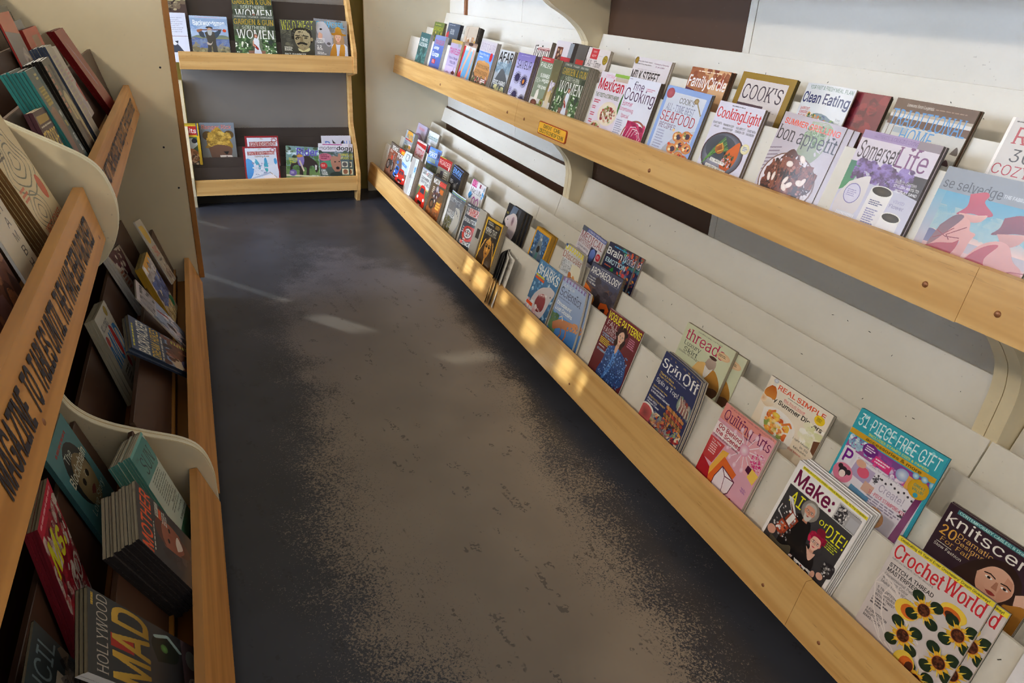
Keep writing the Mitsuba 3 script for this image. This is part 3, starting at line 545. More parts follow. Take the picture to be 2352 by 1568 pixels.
mag('maroon magazine with yellow lettering and a dark haired woman in a speckled blue coat', 'A', -1.938, .043, .4, .213, [R(0, 0, 1, 1, '6d2c32', '58242a'), R(0, 0, 1, .018, '7a3a44'), L(.02, .004, .4, .015, 1, 'd8c8c8', 2), X('VOGUE PATTERNS', .02, .035, .98, .155, 'ece23a', 1), X('FALL', .06, .17, .38, .245, 'd8cfd4'), X('into', .22, .245, .36, .28, 'e8dde0'), X('FASHION', .03, .28, .46, .36, 'd8cfd4'), X('STATEMENT COATS', .04, .375, .4, .4, '9fd0ee', 1), X('OF THE SEASON', .06, .41, .4, .435, '9fd0ee', 1), L(.04, .45, .36, .55, 4, 'd8b83a', 3), L(.06, .57, .3, .60, 1, 'd8c8d0', 3), X('STARSHOP', .05, .62, .36, .655, '9fd0ee', 1), L(.74, .20, .96, .35, 5, 'c07a94', 5, .6), N(.4, .13, .66, .45, 40, .05, '2c1c1c 38242a 251818', 8, ell=1), face(.54, .285, .20, 'dcb49e', '2e1d1b', 'b03a44', .25, 'c09680'), C([(.32, .5), (.48, .44), (.6, .45), (.76, .49), (.92, .62), (.98, .86), (.86, .95), (.78, .74), (.8, 1), (.28, 1), (.3, .74)], '33508c', '2a3f70'), P([(.5, .45), (.6, .45), (.6, .7), (.54, .86), (.48, 1), (.42, 1), (.5, .7)], '4f86cc', '3a68ac'), N(.3, .48, .92, 1, 420, .012, '5f8cc8 26386a 7da6d8 2f4c8c 1f2f5c', 9), P([(.49, .42), (.58, .42), (.57, .5), (.54, .55), (.5, .5)], 'd0a48e')], t=.01, n=1, edge='c0b8ac', spine='501f24')
mag('navy magazine with big white lettering and skeins of spun wool', 'A', -1.576, .048, -.4, .205, [R(0, 0, 1, 1, '333a62', '272c50'), X('Local Color', .07, .03, .38, .055, 'c8a860', 1), X("Find Dyes Beneath Your Feet", .44, .03, .97, .055, 'c8a860', 1), X('Spin', .03, .075, .52, .235, 'f4f4f4', 1), X('Off', .56, .06, .98, .21, 'f4f4f4', 1), X('the art & craft of spinning yarn', .22, .225, .7, .25, 'c8cad8'), X("There's More", .06, .27, .42, .305, 'd0b060', 1), X('Than One Way to', .06, .315, .5, .35, 'd0b060', 1), X('Spin a Top!', .05, .365, .62, .44, 'f2f2f2'), X('Spin for Fair Isle', .04, .475, .4, .505, 'd0b060', 1), X('Dye and Blend', .04, .515, .36, .545, 'f0f0f4', 1), X('to Knit Classic Colorwork', .04, .555, .52, .585, 'f0f0f4', 1), X("What's in Your Water?", .04, .63, .46, .66, 'd0b060', 1), X('How H2O', .04, .67, .28, .70, 'f0f0f4', 1), X('Changes Colors', .04, .71, .36, .74, 'f0f0f4', 1), *[E(.70+.07*i, .44+.012*i, .06, .10, ('b9c4b4', 'a88a90', 'b4625a', 'cfc4b8', '8a9aa4')[i], ('6d7a70', '74545c', '7a3a38', '8a8078', '5a6670')[i], rot=18) for i in range(5)], *[S([(.66+.012*i, .36+.004*i), (.72+.012*i, .46), (.70+.014*i, .55)], .010, ('e8e0d4', '7a8a80', 'b04a44', '3d4a54', 'c8a890')[i % 5]) for i in range(22)], *[S([(.5+.02*(i % 2), .60+.055*i), (.92, .63+.055*i)], .045, ('b07a4a', '9a4038', '8a6a40', 'b04a3a')[i]) for i in range(4)], *[S([(.52+.05*j, .585+.055*i), (.54+.05*j, .64+.055*i)], .010, ('e0b060', 'd06a4a', '4a3020')[(i+j) % 3]) for i in range(4) for j in range(8)], E(.12, .88, .22, .14, 'e6e2e0'), E(.11, .885, .19, .12, '7a3f40', 'c05a5a'), N(.28, .78, .98, 1, 150, .028, 'b04038 c88a4a 6a7a8a 2f2a34 8a9a70 d8c8b0 7a2a34 3a4a7a', 4, 2.4)], t=.028, n=4, dt=.0062, du=.006, short='navy magazine with skeins of wool', edge='b8ad9a', spine='23284a', bend=('curl', .012))
mag('pink magazine with a line drawn white box on a red and orange ground', 'A', -1.287, .033, 0, .196, [R(0, 0, 1, 1, 'd69aa8', 'dcaac0'), R(0, 0, 1, .2, 'e0928a', 'd88a80'), C([(.62, .1), (1, .05), (1, .5), (.75, .55), (.6, .4)], 'e2a4b0'), X('GET UP CLOSE WITH TO WINNING WORLD OF BEAUTY QUILTS', .1, .015, .96, .033, '5d2a3c'), X('Quilting Arts', .06, .05, .97, .22, '6d1f52', 0, 0), L(.5, .2, .7, .22, 1, '8d5a70', 2), *[S([(.62, .33), (.62+.30*math.cos(a), .33+.22*math.sin(a))], .012, 'f2dce6') for a in np.linspace(.3, 6.0, 13)], *[E(.62+.30*math.cos(a), .33+.22*math.sin(a), .03, .035, 'f2dce6', 'e4b4c8') for a in np.linspace(.3, 6.0, 13)], E(.62, .33, .09, .07, 'f4e2ea', 'd890ac'), P([(0, .245), (.55, .245), (.5, .40), (0, .40)], 'f0e2e4'), X('Go Behind', .05, .25, .52, .31, '9a2438', 1), X('the Scenes', .04, .32, .55, .38, '9a2438', 1), X("Peek into 8 Artists' Studios", .03, .395, .55, .42, '5a2a40'), P([(0, .44), (.3, .44), (.22, .72), (0, .72)], 'c04448', 'b83a3c'), X('Try This', .05, .46, .24, .49, 'f4dede', 1), L(.06, .5, .24, .64, 5, 'e6b8b8', 4), P([(.3, .5), (.42, .48), (.32, .95), (.16, .95)], 'e8b04a'), P([(.38, .55), (.68, .63), (.62, .82), (.35, .95), (.24, .9)], 'd8652c'), P([(.42, .66), (.7, .72), (.68, .88), (.58, .97), (.36, .92), (.36, .82)], 'ece4ee'), S([(.42, .66), (.52, .74), (.70, .72), (.68, .88), (.58, .97), (.36, .92), (.36, .82), (.42, .66), (.7, .72)], .012, '5d2a44'), S([(.52, .74), (.58, .97)], .01, '7d4a64'), P([(0, .7), (.22, .78), (.3, 1), (0, 1)], 'a8202c'), P([(.6, 1), (.76, .9), (.86, 1)], 'c02430'), N(.78, .25, .98, .5, 120, .012, 'c02870 d84a8a f0c0d4', 3), P([(.86, .44), (1, .47), (.97, .6), (.84, .56)], 'ecc45a'), P([(.78, .44), (.86, .45), (.85, .53), (.77, .51)], '4a1636'), *[S([(.84+.03*i, .70+.03*j), (.87+.03*i, .72+.03*j)], .008, 'a86aa8') for i in range(3) for j in range(2)]], t=.02, n=2, dt=.0075, du=.008, short='pink magazine with the line drawn box', edge='b4a795', spine='b03a44')
mag('white bordered magazine with yellow capitals and two smiling people holding contraptions', 'A', -1.003, .035, -1.1, .208, [R(0, 0, 1, 1, 'f0eeee'), R(.08, .022, 1, .055, 'eadc3c'), X('BOARD GUIDE 2018: Arduino, Adafruit, Beagle // Over 70 Tiny Computers', .09, .026, .98, .05, '3d3a2a', 1), X('Make:', .06, .075, .62, .24, '6a1c42', 1), R(.04, .265, .96, 1, '3a393d', '2f2e32'), P([(.66, .075), (.94, .075), (.97, .12), (.97, .265), (.66, .265)], 'c8c6c6'), R(.67, .09, .97, .255, 'a8a6aa'), R(.68, .10, .80, .25, '3c3a3e'), N(.68, .10, .82, .25, 70, .010, '1c1a1e c8c4c4 8a888c e8e4e4', 2), R(.84, .13, .96, .245, 'b4b4ba'), *[R(.67+.02*i, .09, .678+.02*i, .096, '1c1a1e') for i in range(15)], *[R(.67+.02*i, .249, .678+.02*i, .255, '1c1a1e') for i in range(15)],
    S([(.13, .42), (.17, .30), (.21, .42)], .017, 'e8e02c'), S([(.15, .375), (.20, .375)], .015, 'e8e02c'), S([(.27, .30), (.27, .42)], .017, 'e8e02c'), S([(.24, .30), (.30, .30)], .015, 'e8e02c'), S([(.24, .42), (.30, .42)], .015, 'e8e02c'), X('or', .57, .345, .68, .40, 'e8e02c', 0), X('DIE!', .69, .33, .95, .46, 'e8e02c', 0, .02), L(.70, .475, .94, .56, 4, 'c8c832', 2, .5),
    C([(.22, .62), (.3, .47), (.42, .44), (.52, .50), (.56, .75), (.52, .95), (.26, .95)], '121114'), E(.42, .36, .12, .11, 'a8a29c', '807a74'), face(.42, .375, .16, 'd49a82', 'b5b0aa', 'a04a40', 0, 'b87e66', 'c8c4be', 1), C([(.5, .78), (.56, .66), (.68, .68), (.76, .80), (.74, 1), (.46, 1)], '161418'), N(.56, .47, .74, .62, 26, .035, 'b01c44 8a1634 6a1228 c82a54', 5, ell=1), E(.66, .46, .06, .045, '7a1a30'), face(.655, .585, .155, 'e4b8a6', '98183a', 'b8344a', 0, 'cc9a86', None, 1), C([(.58, .67), (.66, .70), (.72, .68), (.68, .78)], 'dcae9c'),
    P([(.10, .38), (.16, .37), (.30, .50), (.27, .54)], 'd4d2d4'), P([(.14, .40), (.27, .50), (.26, .53)], '5a3a3a'), P([(.22, .48), (.36, .53), (.32, .66), (.19, .62)], '8a3a28'), P([(.25, .50), (.31, .52), (.28, .64), (.22, .62)], 'e8e4e0'), P([(.16, .62), (.30, .66), (.26, .80), (.13, .76)], '943a26'), P([(.18, .64), (.27, .665), (.25, .74), (.16, .71)], 'b85a3a'), N(.08, .48, .34, .82, 60, .014, 'e0dede 2a2628 8a8488 c8c4c4 3d2a2a', 7), S([(.08, .5), (.07, .58), (.16, .62)], .012, 'c8c6c8'), E(.11, .80, .06, .05, 'd09a86'), C([(.12, .84), (.3, .86), (.42, .80), (.44, .92), (.2, .98)], '4a4438'), C([(.85, .66), (.98, .64), (1, .76), (.88, .80)], '26242a'), N(.85, .65, .99, .79, 30, .014, 'd8d6d8 4a484c 18161a a8a6a8', 3), E(.88, .82, .045, .035, 'd8a894'), R(.56, .86, .70, .92, 'e8e6e6'), N(.46, .86, .78, 1, 50, .016, 'c8c4c4 8a3a2c 2a282c e8e4e2', 9), E(.80, .86, .03, .04, 'd0a08c')], t=.03, n=5, dt=.006, du=.007, dv=.002, short='magazine with two smiling people and contraptions', edge='d6d2ce', spine='e8e4e4')
def flower(x, y, s, g, full=1):
    o = [E(x+s*.9*math.cos(a), y+s*.75*math.sin(a), s*.42, s*.3, '233524', '1a2a1c') for a in (.6, 2.2, 3.9, 5.4)] if full else []
    for i in range(12):
        a = i*math.tau/12+g; o.append(P([(x+s*.3*math.cos(a-.3), y+s*.25*math.sin(a-.3)), (x+s*.95*math.cos(a), y+s*.8*math.sin(a)), (x+s*.3*math.cos(a+.3), y+s*.25*math.sin(a+.3))], 'e2b82e' if i % 2 else 'ecd052'))
    for i in range(8):
        a = i*math.tau/8+g; o.append(E(x+s*.52*math.cos(a), y+s*.44*math.sin(a), s*.17, s*.10, 'e6c040', 'd0982a'))
    return o + [E(x, y, s*.42, s*.36, 'c8682a'), E(x, y, s*.38, s*.33, '4a261c', '3a1c16'), N(x-s*.3, y-s*.26, x+s*.3, y+s*.26, 24, s*.07, '5d3222 2c1610 6d3c28', int(x*100), ell=1)]
lace = [S([(.5+.5*math.cos(a)*r, .72+.34*math.sin(a*1.3)*r), (.5+.5*math.cos(a+.5)*r, .72+.34*math.sin(a*1.3+.6)*r), (.5+.45*math.cos(a+1.0)*r, .74+.3*math.sin(a*1.3+1.0)*r)], .012, 'e2d8d4') for a in np.linspace(0, 6, 13) for r in (.75, 1.0)]
mag('white magazine with crocheted yellow sunflowers and tall red lettering', 'A', -.727, .035, 2.6, .204, [R(0, 0, 1, 1, 'd6cdca', 'cabfbe'), R(0, 0, 1, .045, 'ecd63e'), X("Celebrating 40 Years! Enter Crocheters' Dream Giveaway!", .03, .008, .96, .04, '4a4428', 1), X('Crochet', .03, .06, .56, .20, 'c8323c', 1), X('World', .57, .045, .97, .185, 'c8323c', 1), X("AMERICA'S FAVORITE CROCHET MAGAZINE", .04, .205, .5, .222, '4a4446'), X('STITCH A THREAD', .05, .255, .54, .295, '3a3438', 1), X('MASTERPIECE!', .05, .305, .44, .345, '3a3438', 1), X('Dimensional Petals', .05, .36, .42, .388, '4a4448'), X('& Vibrant Color', .05, .398, .34, .425, '4a4448'), X('Make This a Winner!', .05, .435, .42, .465, '4a4448'), X('5 TRADITIONAL', .05, .51, .31, .535, '4a4448', 1), X('TECHNIQUES', .05, .545, .27, .57, '4a4448', 1), X('WITH A TWIST', .05, .58, .29, .605, '4a4448', 1), L(.05, .62, .25, .70, 3, '5a5458', 2), X('6 FUN KITCHEN', .05, .74, .29, .765, '4a4448', 1), X('PROJECTS TO', .05, .775, .26, .80, '4a4448', 1), X('MAKE NOW!', .05, .81, .25, .835, '4a4448', 1), *lace, E(.39, .53, .12, .085, 'ecc84a'), E(.42, .53, .085, .06, 'd0682a'), E(.44, .535, .05, .035, '4a261c'), E(.76, .29, .13, .07, 'ecc84a'), E(.75, .31, .09, .05, 'd0682a'), E(.74, .32, .05, .03, '4a261c'), flower(.53, .43, .155, .1), flower(.88, .42, .155, .3), flower(.48, .74, .16, .5), flower(.86, .72, .16, .2), flower(.76, .99, .15, .4), E(.60, .93, .11, .10, 'e2c24a'), E(.63, .93, .075, .07, 'd0682a'), E(.66, .93, .04, .045, '4a261c')], t=.02, n=2, dt=.008, du=.024, dv=-.003, show=1, short='crocheted sunflower magazine', edge='a89c8c', spine='e2dcd8')
mag('blank white magazine at the near right corner of the lowest row', 'A', -.452, .045, 3, .2, [R(0, 0, 1, 1, 'e8e6ea')], t=.012, n=1)

# ------------------------------------------------------------------ lower rack, second and third rows
mag('magazine with an orange cap, a blue grey nameplate and a red line, far end of the second row', 'B', -4.961, .069, 0, .2, [R(0, 0, 1, 1, 'aab4be', '6d6a50'), C([(.2, 0), (.7, 0), (.85, .1), (.9, .3), (.2, .2)], 'd89c30'), X('AUTO', .2, .1, .95, .24, '3f6d8c', 1), R(.1, .27, .8, .31, 'b8303a'), L(.1, .34, .5, .46, 3, '4a5a70', 1), R(.6, .4, .95, .6, 'e2c2c2'), R(.65, .44, .9, .54, 'd89c40'), N(0, .5, .6, 1, 30, .07, '6a6a3a 8a7a4a', 4)], t=.03, n=5, du=.003, short='orange capped magazine', edge='908878')
mag('red magazine with a white top strip and grey lettering, between stacks of the second row', 'B', -4.706, .051, 1.2, .202, [R(0, 0, 1, 1, 'b82a2c', '98222a'), R(0, 0, 1, .06, 'e6e0e0'), L(.05, .015, .95, .045, 1, 'b03a3a', 1), P([(.05, .14), (1, .2), (1, .62), (.02, .56)], 'c8b8b8'), X('AUTOCAR', .06, .24, .95, .5, 'b02a2e', 1), R(0, .6, 1, .66, '8d9a4a')], t=.02, edge='b4aca0')
mag('blue magazine with bold white and yellow words over a green field', 'B', -4.444, .057, 3.3, .229, [R(0, 0, 1, 1, '5f8ad0', '6d94d4'), X('Classic', .1, .06, .5, .12, 'd8d23a'), X('PORSCHE', .05, .13, .9, .29, 'f2f4f6', 1), X('COVER DEAL', .06, .32, .72, .44, 'd8da2c', 1), R(0, .5, 1, 1, '3a4a34', '26302a'), N(0, .5, 1, .9, 40, .06, '2f4030 4a5c3a 22302c', 3), R(.72, .05, .98, .3, '54608c'), E(.85, .18, .08, .07, '3a3c5c')], t=.015, edge='c0b8ac')
mag('magazine with a red nameplate block above a motorcycle, in the second row', 'B', -4.22, .043, 1.9, .226, [R(0, 0, 1, 1, '8d8a7a', '6d6a5a'), R(0, 0, 1, .3, 'b0302e', '9a282a'), X('ROADER', .06, .08, .95, .22, 'd8a09a', 1), R(0, 0, .5, .02, 'c8c04a'), bike(.42, .5, .6, '3a3440'), L(.62, .36, .94, .6, 4, 'd8d4c8', 2), E(.88, .24, .05, .06, 'd8c8b8')], t=.015, edge='b0a89a')
mag('black magazine with blue capitals and a dark motorbike, in front of a black stack', 'B', -3.913, .053, -2.2, .17, [R(0, 0, 1, 1, '1c202a', '101116'), R(0, .0, 1, .03, '5a6a9a'), X('BMW', .06, .06, .9, .22, '6a9ad8', 1), R(.06, .24, .9, .27, '3f5a8c'), L(.06, .4, .4, .52, 3, 'c8ccd4', 2), bike(.55, .62, .8, '6a6e78'), E(.6, .52, .15, .1, 'a8acb4', '3a3c44')], t=.032, n=5, dt=.0062, du=.008, short='black motorbike magazine', edge='6a5f50', spine='15151a')
mag('white magazine with pink corner block, thin black lettering and purple loops', 'B', -3.633, .04, .8, .203, [R(0, 0, 1, 1, 'eeecf0'), R(.05, .0, .4, .17, 'c83a86'), X('3', .28, .02, .38, .14, 'f6dcea', 1), L(.07, .03, .26, .14, 4, 'f0c0da', 1), R(.58, .03, .68, .13, '8a3a50'), L(.72, .05, .85, .13, 3, 'c8a8b8', 1), R(.87, .06, .98, .16, '9aa8b8'), X('Mac', .06, .2, .45, .33, '2f2f36', 0), X('Life', .52, .2, .82, .33, '2f2f36', 0), S([(.48, .19), (.48, .35)], .008, '8a8a90'), E(.9, .23, .05, .05, '5aa8e0'), E(.98, .26, .04, .04, '4a98d8'), E(.9, .33, .04, .04, '5aa8e0'), E(.12, .42, .12, .09, '4a9ad8'), S([(.08, .52), (.28, .36)], .02, '4a4048'), *[S([(.36+.26*i, .62), (.33+.26*i, .48), (.43+.26*i, .41), (.52+.26*i, .48), (.50+.26*i, .62)], .035, 'b04aa8') for i in range(2)], S([(.88, .4), (.98, .6)], .03, '6a6a74')], t=.015, n=2, short='white magazine with purple loops', edge='a89e90')
mag('black magazine with a white polar bear', 'B', -3.102, .046, .6, .192, [R(0, 0, 1, 1, '22252a', '15161a'), P([(.3, 0), (.62, 0), (.5, .25), (.2, .3)], '5a6c86', '7a8ca4'), P([(.62, 0), (.8, 0), (.75, .3)], '454a54'), C([(.12, .3), (.3, .22), (.45, .16), (.62, .18), (.75, .3), (.8, .5), (.72, .75), (.5, .8), (.3, .6), (.18, .5), (.05, .42)], 'e4d8da', 'cfc0c8'), E(.5, .34, .08, .11, '6a5460', 'c8a8b4'), E(.12, .38, .06, .05, 'f0e8e8'), E(.22, .36, .02, .015, '1c1a1c'), L(.05, .2, .2, .26, 2, 'b0a03a', 2), C([(.3, .62), (.6, .7), (.7, 1), (.2, 1)], 'c0aca8', '5a4c4c')], t=.025, n=3, dt=.007, du=.022, show=1, short='polar bear magazine', edge='4a4236', spine='15151a')
mag('narrow yellow bordered magazine with a shark swimming up through blue water', 'B', -2.753, .032, -1, .15, [R(0, 0, 1, 1, 'e2a826'), R(.07, .07, .92, 1, '3f6aa0', '24344c'), N(.07, .08, .92, .5, 120, .03, '6a9ac8 2f5a90 9cc0e0 1f3a60 4a7ab0', 4), C([(.48, .1), (.58, .2), (.68, .5), (.62, .8), (.5, .9), (.38, .8), (.32, .5), (.4, .2)], '7a8c9c', '4a5a6a'), E(.5, .2, .06, .03, 'c4ccd4'), E(.5, .42, .09, .08, '15171c'), C([(.45, .5), (.55, .5), (.56, .7), (.44, .7)], '4a7a78'), P([(.32, .45), (.1, .6), (.34, .6)], '5a6c7c'), P([(.66, .45), (.9, .6), (.65, .6)], '5a6c7c'), L(.1, .55, .3, .6, 1, 'd8d8d8')], t=.03, n=5, dt=.006, du=.006, short='narrow yellow bordered shark magazine', edge='9d7a3a', spine='d8a020')
mag('yellow and white magazine with tall red lettering and a corner that curls over', 'B', -2.487, .041, .9, .19, [R(0, 0, 1, 1, 'd8dce0', 'e2c896'), R(0, 0, 1, .12, 'ddd04a', 'e6de7a'), P([(.1, 0), (.0, .0), (0, .14)], '3a5a9a'), X('Discover', .02, .13, .98, .27, 'a05a34', 0, c2='8a3a3a'), R(.1, .27, .9, 1, 'dde2ea'), X('DEPTH', .05, .30, .5, .37, '3a4a5a'), X('WORTH', .04, .38, .5, .46, '3a4a5a'), X('PLUMBING', .03, .47, .5, .54, '3a4a5a'), C([(.5, .3), (.95, .29), (1, .6), (.6, .6)], 'f0ecd8'), N(.5, .5, 1, .75, 40, .06, 'c0703a d89a5a a85a2c e0b070', 5)], t=.022, n=2, dt=.0095, du=.008, short='yellow and white magazine with a curling corner', edge='b0a898', bend=('curl', .012))
mag('dark magazine with white capitals over a burning town at dusk', 'B', -2.269, .037, 1.9, .223, [R(0, 0, 1, 1, '4a4f6c', '3a3034'), X('ARCHAEOLOGY', .03, .06, .97, .19, 'f2f2f2', 1), L(.3, .03, .6, .05, 1, 'c8ccd8', 1), S([(.02, .21), (.95, .21)], .005, '9a9cb0'), X('The Anarchy', .03, .25, .42, .29, 'f2f0ee', 1), X("England's First", .03, .30, .44, .34, 'f2f0ee', 1), X('Civil War', .03, .35, .32, .39, 'f2f0ee', 1), C([(0, .36), (.3, .42), (.6, .3), (.8, .36), (.6, .55), (0, .6)], '6a5048', '5d4440'), P([(0, .42), (.15, .46), (.25, .52), (0, .52)], 'e88a30', 'd85a20'), N(.3, .25, 1, .6, 40, .08, '3f3a44 4a4450 57505a 35303a', 5), R(0, .60, 1, 1, '3c2620', '241614'), P([(.3, .62), (.36, .56), (.42, .62), (.4, .75), (.28, .75)], 'f0a030', 'd0601c'), P([(.62, .6), (.8, .56), (.92, .64), (.9, .78), (.6, .72)], 'e8702a', 'b8401c'), P([(.42, .56), (.47, .48), (.55, .50), (.6, .62), (.55, .9), (.42, .9)], '2a1c1e'), P([(.68, .7), (.8, .66), (.85, .9), (.66, .9)], '201416')], t=.015, n=3, short='magazine of a burning town', edge='6a5a4c')
mag('pale green magazine with slim crimson lettering and a dressmaker form in a gold wrap', 'B', -1.654, .05, 1.5, .231, [R(0, 0, 1, 1, 'cfd2b6', 'bcc4a4'), X('FOR PEOPLE WHO LOVE TO SEW', .26, .035, .76, .052, '4a5040'), X('threads', .06, .06, .85, .235, 'b02a58', 0), X('Luxury', .08, .255, .44, .34, '4a5044'), X('Skirt', .12, .345, .42, .42, '4a5044'), X('SEWING TECHNIQUES', .03, .43, .52, .46, '3a3c38'), E(.84, .17, .13, .055, 'e6c8a4', 'd8b48c'), L(.75, .15, .93, .19, 2, '7a6a50', 2), C([(.62, .3), (.76, .29), (.78, .42), (.66, .5), (.58, .44)], 'b8a498', '8a766c'), E(.69, .27, .075, .025, '4a3430'), C([(.46, .44), (.6, .4), (.66, .6), (.5, .72), (.36, .7)], 'd8b070'), C([(.66, .6), (.78, .42), (.96, .56), (.98, .72), (.8, 1), (.5, 1), (.6, .72)], 'b07c34', '5d3a20'), C([(.6, .42), (.7, .45), (.76, .42), (.66, .62)], 'd6cfc8'), C([(.55, .8), (.9, .66), (.99, .72), (.8, .95), (.5, 1)], '4f3020')], t=.015, n=2, dt=.012, du=.040, dv=-.004, show=1, short='pale green sewing magazine', edge='9a917c', spine='c6caae')
mag('cream magazine with orange lettering, a flask of amber drink and a plate of prawns', 'B', -1.277, .057, .6, .222, [R(0, 0, 1, 1, 'efe6d8', 'e0c8a8'), X('REAL', .17, .05, .46, .115, 'd85a3c', 1), X('SIMPLE', .48, .05, .92, .115, 'd85a3c', 1), L(.36, .135, .64, .15, 1, '8a8076', 1), X('the food issue', .32, .165, .66, .205, 'd0484a'), S([(.34, .213), (.66, .213)], .004, 'd0484a'), X('Easy Summer Dinners', .04, .22, .96, .30, '2a2624', 1), R(.075, .03, .135, .12, 'e2dcd4'), E(.105, .03, .04, .028, 'e6e8ee', 'b8bcc8'), C([(.07, .11), (.14, .11), (.2, .2), (.18, .27), (.03, .27), (.01, .2)], 'b85a24', 'd08a3c'), C([(.05, .28), (.16, .27), (.22, .33), (.12, .4), (.02, .36)], 'f0e2d0', 'dcc4a4'), E(.03, .32, .06, .05, 'd8a878', 'f0d8b8'), C([(.1, .42), (.3, .34), (.55, .38), (.66, .5), (.62, .75), (.2, .75)], 'f2ede8', 'e6dcd2'), C([(.15, .46), (.32, .40), (.52, .44), (.58, .6), (.5, .75), (.2, .7)], 'e8e0d8'), N(.2, .42, .55, .66, 60, .035, 'e89a4a d8743a f0c058 e8b030 c8582c f4dca0 8a9a4a', 5), S([(.22, .50), (.24, .41), (.28, .38)], .03, 'd8783c'), S([(.46, .48), (.54, .42), (.58, .45)], .03, 'd8783c'), E(.32, .42, .06, .03, 'f0d86a', 'e0b838'), C([(.75, .32), (.92, .3), (1, .42), (.9, .52), (.72, .48)], 'f4f2e4', 'e2dcb8'), N(.72, .25, 1, .52, 24, .05, 'f6f4ea e8e4c8 dcdcae f2ecd0', 8), P([(.92, .42), (1, .38), (1, .58), (.94, .55)], '6a4430'), E(.87, .155, .075, .06, 'ecca2a'), L(.83, .13, .91, .18, 4, '8a7020', 2), X('Light Meals', .66, .52, .92, .555, '3a3430'), X('in 30', .80, .57, .92, .60, '3a3430'), X('Minutes', .72, .615, .92, .645, '3a3430'), X('Get More', .66, .67, .86, .70, 'c84a3c')], t=.012, n=2, dt=.006, du=.010, short='cream magazine with prawns', edge='b0a492')
# a magazine with gifts, wrapped in film under a turquoise header card
gk = 'gift pack of a craft magazine wrapped under a turquoise header card with white capitals'
mag(gk, 'B', -.997, .115, 1.6, .227, [R(0, 0, 1, 1, '3aa6b8', '2a98b0'), N(.02, .02, .98, .16, 30, .02, '58bccb 7cd0dc 2a92a8 a8e2ea', 3), X('31 PIECE FREE GIFT', .04, .03, .97, .15, 'e2f4f8', 0), X('INCLUDES STAMPS DIES & PAPERS', .2, .165, .9, .19, 'd8d84a', 1), P([(0, .20), (1, .20), (1, .25), (0, .25)], 'cfa02c'), X('accessories & more', .2, .21, .85, .24, '5a4410', 1), P([(.03, .26), (.98, .26), (.98, 1), (.03, 1)], 'e0dce8', 'd8cfe0'), P([(.03, .26), (.98, .26), (.98, .42), (.03, .38)], '8a3a90', 'a85aa0'), N(.04, .26, .34, .36, 60, .02, 'a8c8dc 6a8ab8 e0ecf2 8ab4d0', 5), N(.4, .28, .75, .42, 50, .025, 'e8dcec 7a4a90 c8b8d8 d84a90', 6), E(.3, .30, .09, .06, '6d2a80'), L(.24, .27, .36, .33, 3, 'f0e0f4', 2), P([(.38, .31), (.58, .33), (.58, .40), (.36, .38)], 'd83a80'), L(.39, .33, .56, .38, 2, 'f6dcec', 1), E(.7, .33, .07, .055, 'd8e2ee', '8a9ac8'), P([(.76, .30), (.92, .31), (.93, .42), (.76, .42)], 'd8a050'), P([(.05, .37), (.16, .37), (.16, .52), (.05, .52)], 'e6e2ee'), X('P', .06, .39, .16, .52, '6d1f86', 1), P([(.2, .40), (.90, .42), (.90, 1), (.2, 1)], 'e8e4ee', 'dad2e2'), X('creative ideas for every card you need', .22, .405, .86, .43, '8a8098'), P([(.22, .44), (.46, .45), (.44, .60), (.2, .58)], 'b8a8c8', 'a898bc'), E(.34, .51, .07, .05, 'd85a78'), E(.28, .45, .06, .035, 'd8a890'), P([(.40, .56), (.52, .57), (.51, .66), (.39, .65)], 'd0a898'), E(.14, .62, .12, .09, 'd87a98'), E(.14, .61, .05, .05, '2a2028'), E(.09, .575, .03, .025, '2a2028'), E(.20, .59, .03, .025, '2a2028'), E(.14, .63, .038, .035, 'f0dcd8'), X('Create!', .56, .50, .84, .57, 'a8a0b8', 0, .03), *[E(.5+.05*i, .455+.012*(i % 3), .012, .010, '3a3640') for i in range(9)], N(.46, .46, .54, .54, 30, .008, '3a3840 5a5864', 3), N(.84, .58, .92, .66, 30, .008, '3a3840 5a5864', 4), X('31-PIECE STAMPING KIT', .48, .60, .90, .635, 'c8486a', 1), L(.48, .65, .88, .72, 3, '9a90a8', 4), P([(.28, .66), (.52, .68), (.5, .82), (.26, .80)], '5a8ab0'), X('FRIENDS', .32, .72, .48, .77, 'a8d0e4'), E(.64, .80, .12, .09, 'e0b080', 'd8a070'), X('I love you', .56, .78, .72, .82, '5a4030', 0, .02), P([(.5, .86), (.78, .88), (.76, 1), (.5, 1)], '4a94a4', '3a8494'), P([(.92, .42), (.98, .42), (.94, 1), (.86, 1)], '6a2a5a', 'a86a9a'), E(.9, .36, .11, .085, 'd8ae30', 'c89a20'), X('GREAT', .84, .325, .96, .35, '3a7a70', 1), X('VALUE!', .84, .36, .96, .385, '3a7a70', 1), E(.9, .415, .025, .02, '3a9ab0'), *[E(.82+.09*i, .27-.01*(i == 1), .035, .028, 'd4ecf4', '5a9cc0') for i in range(3)]], h=.345, t=.018, n=1, edge='3aa0b4', spine='3aa0b4', dt=.012)
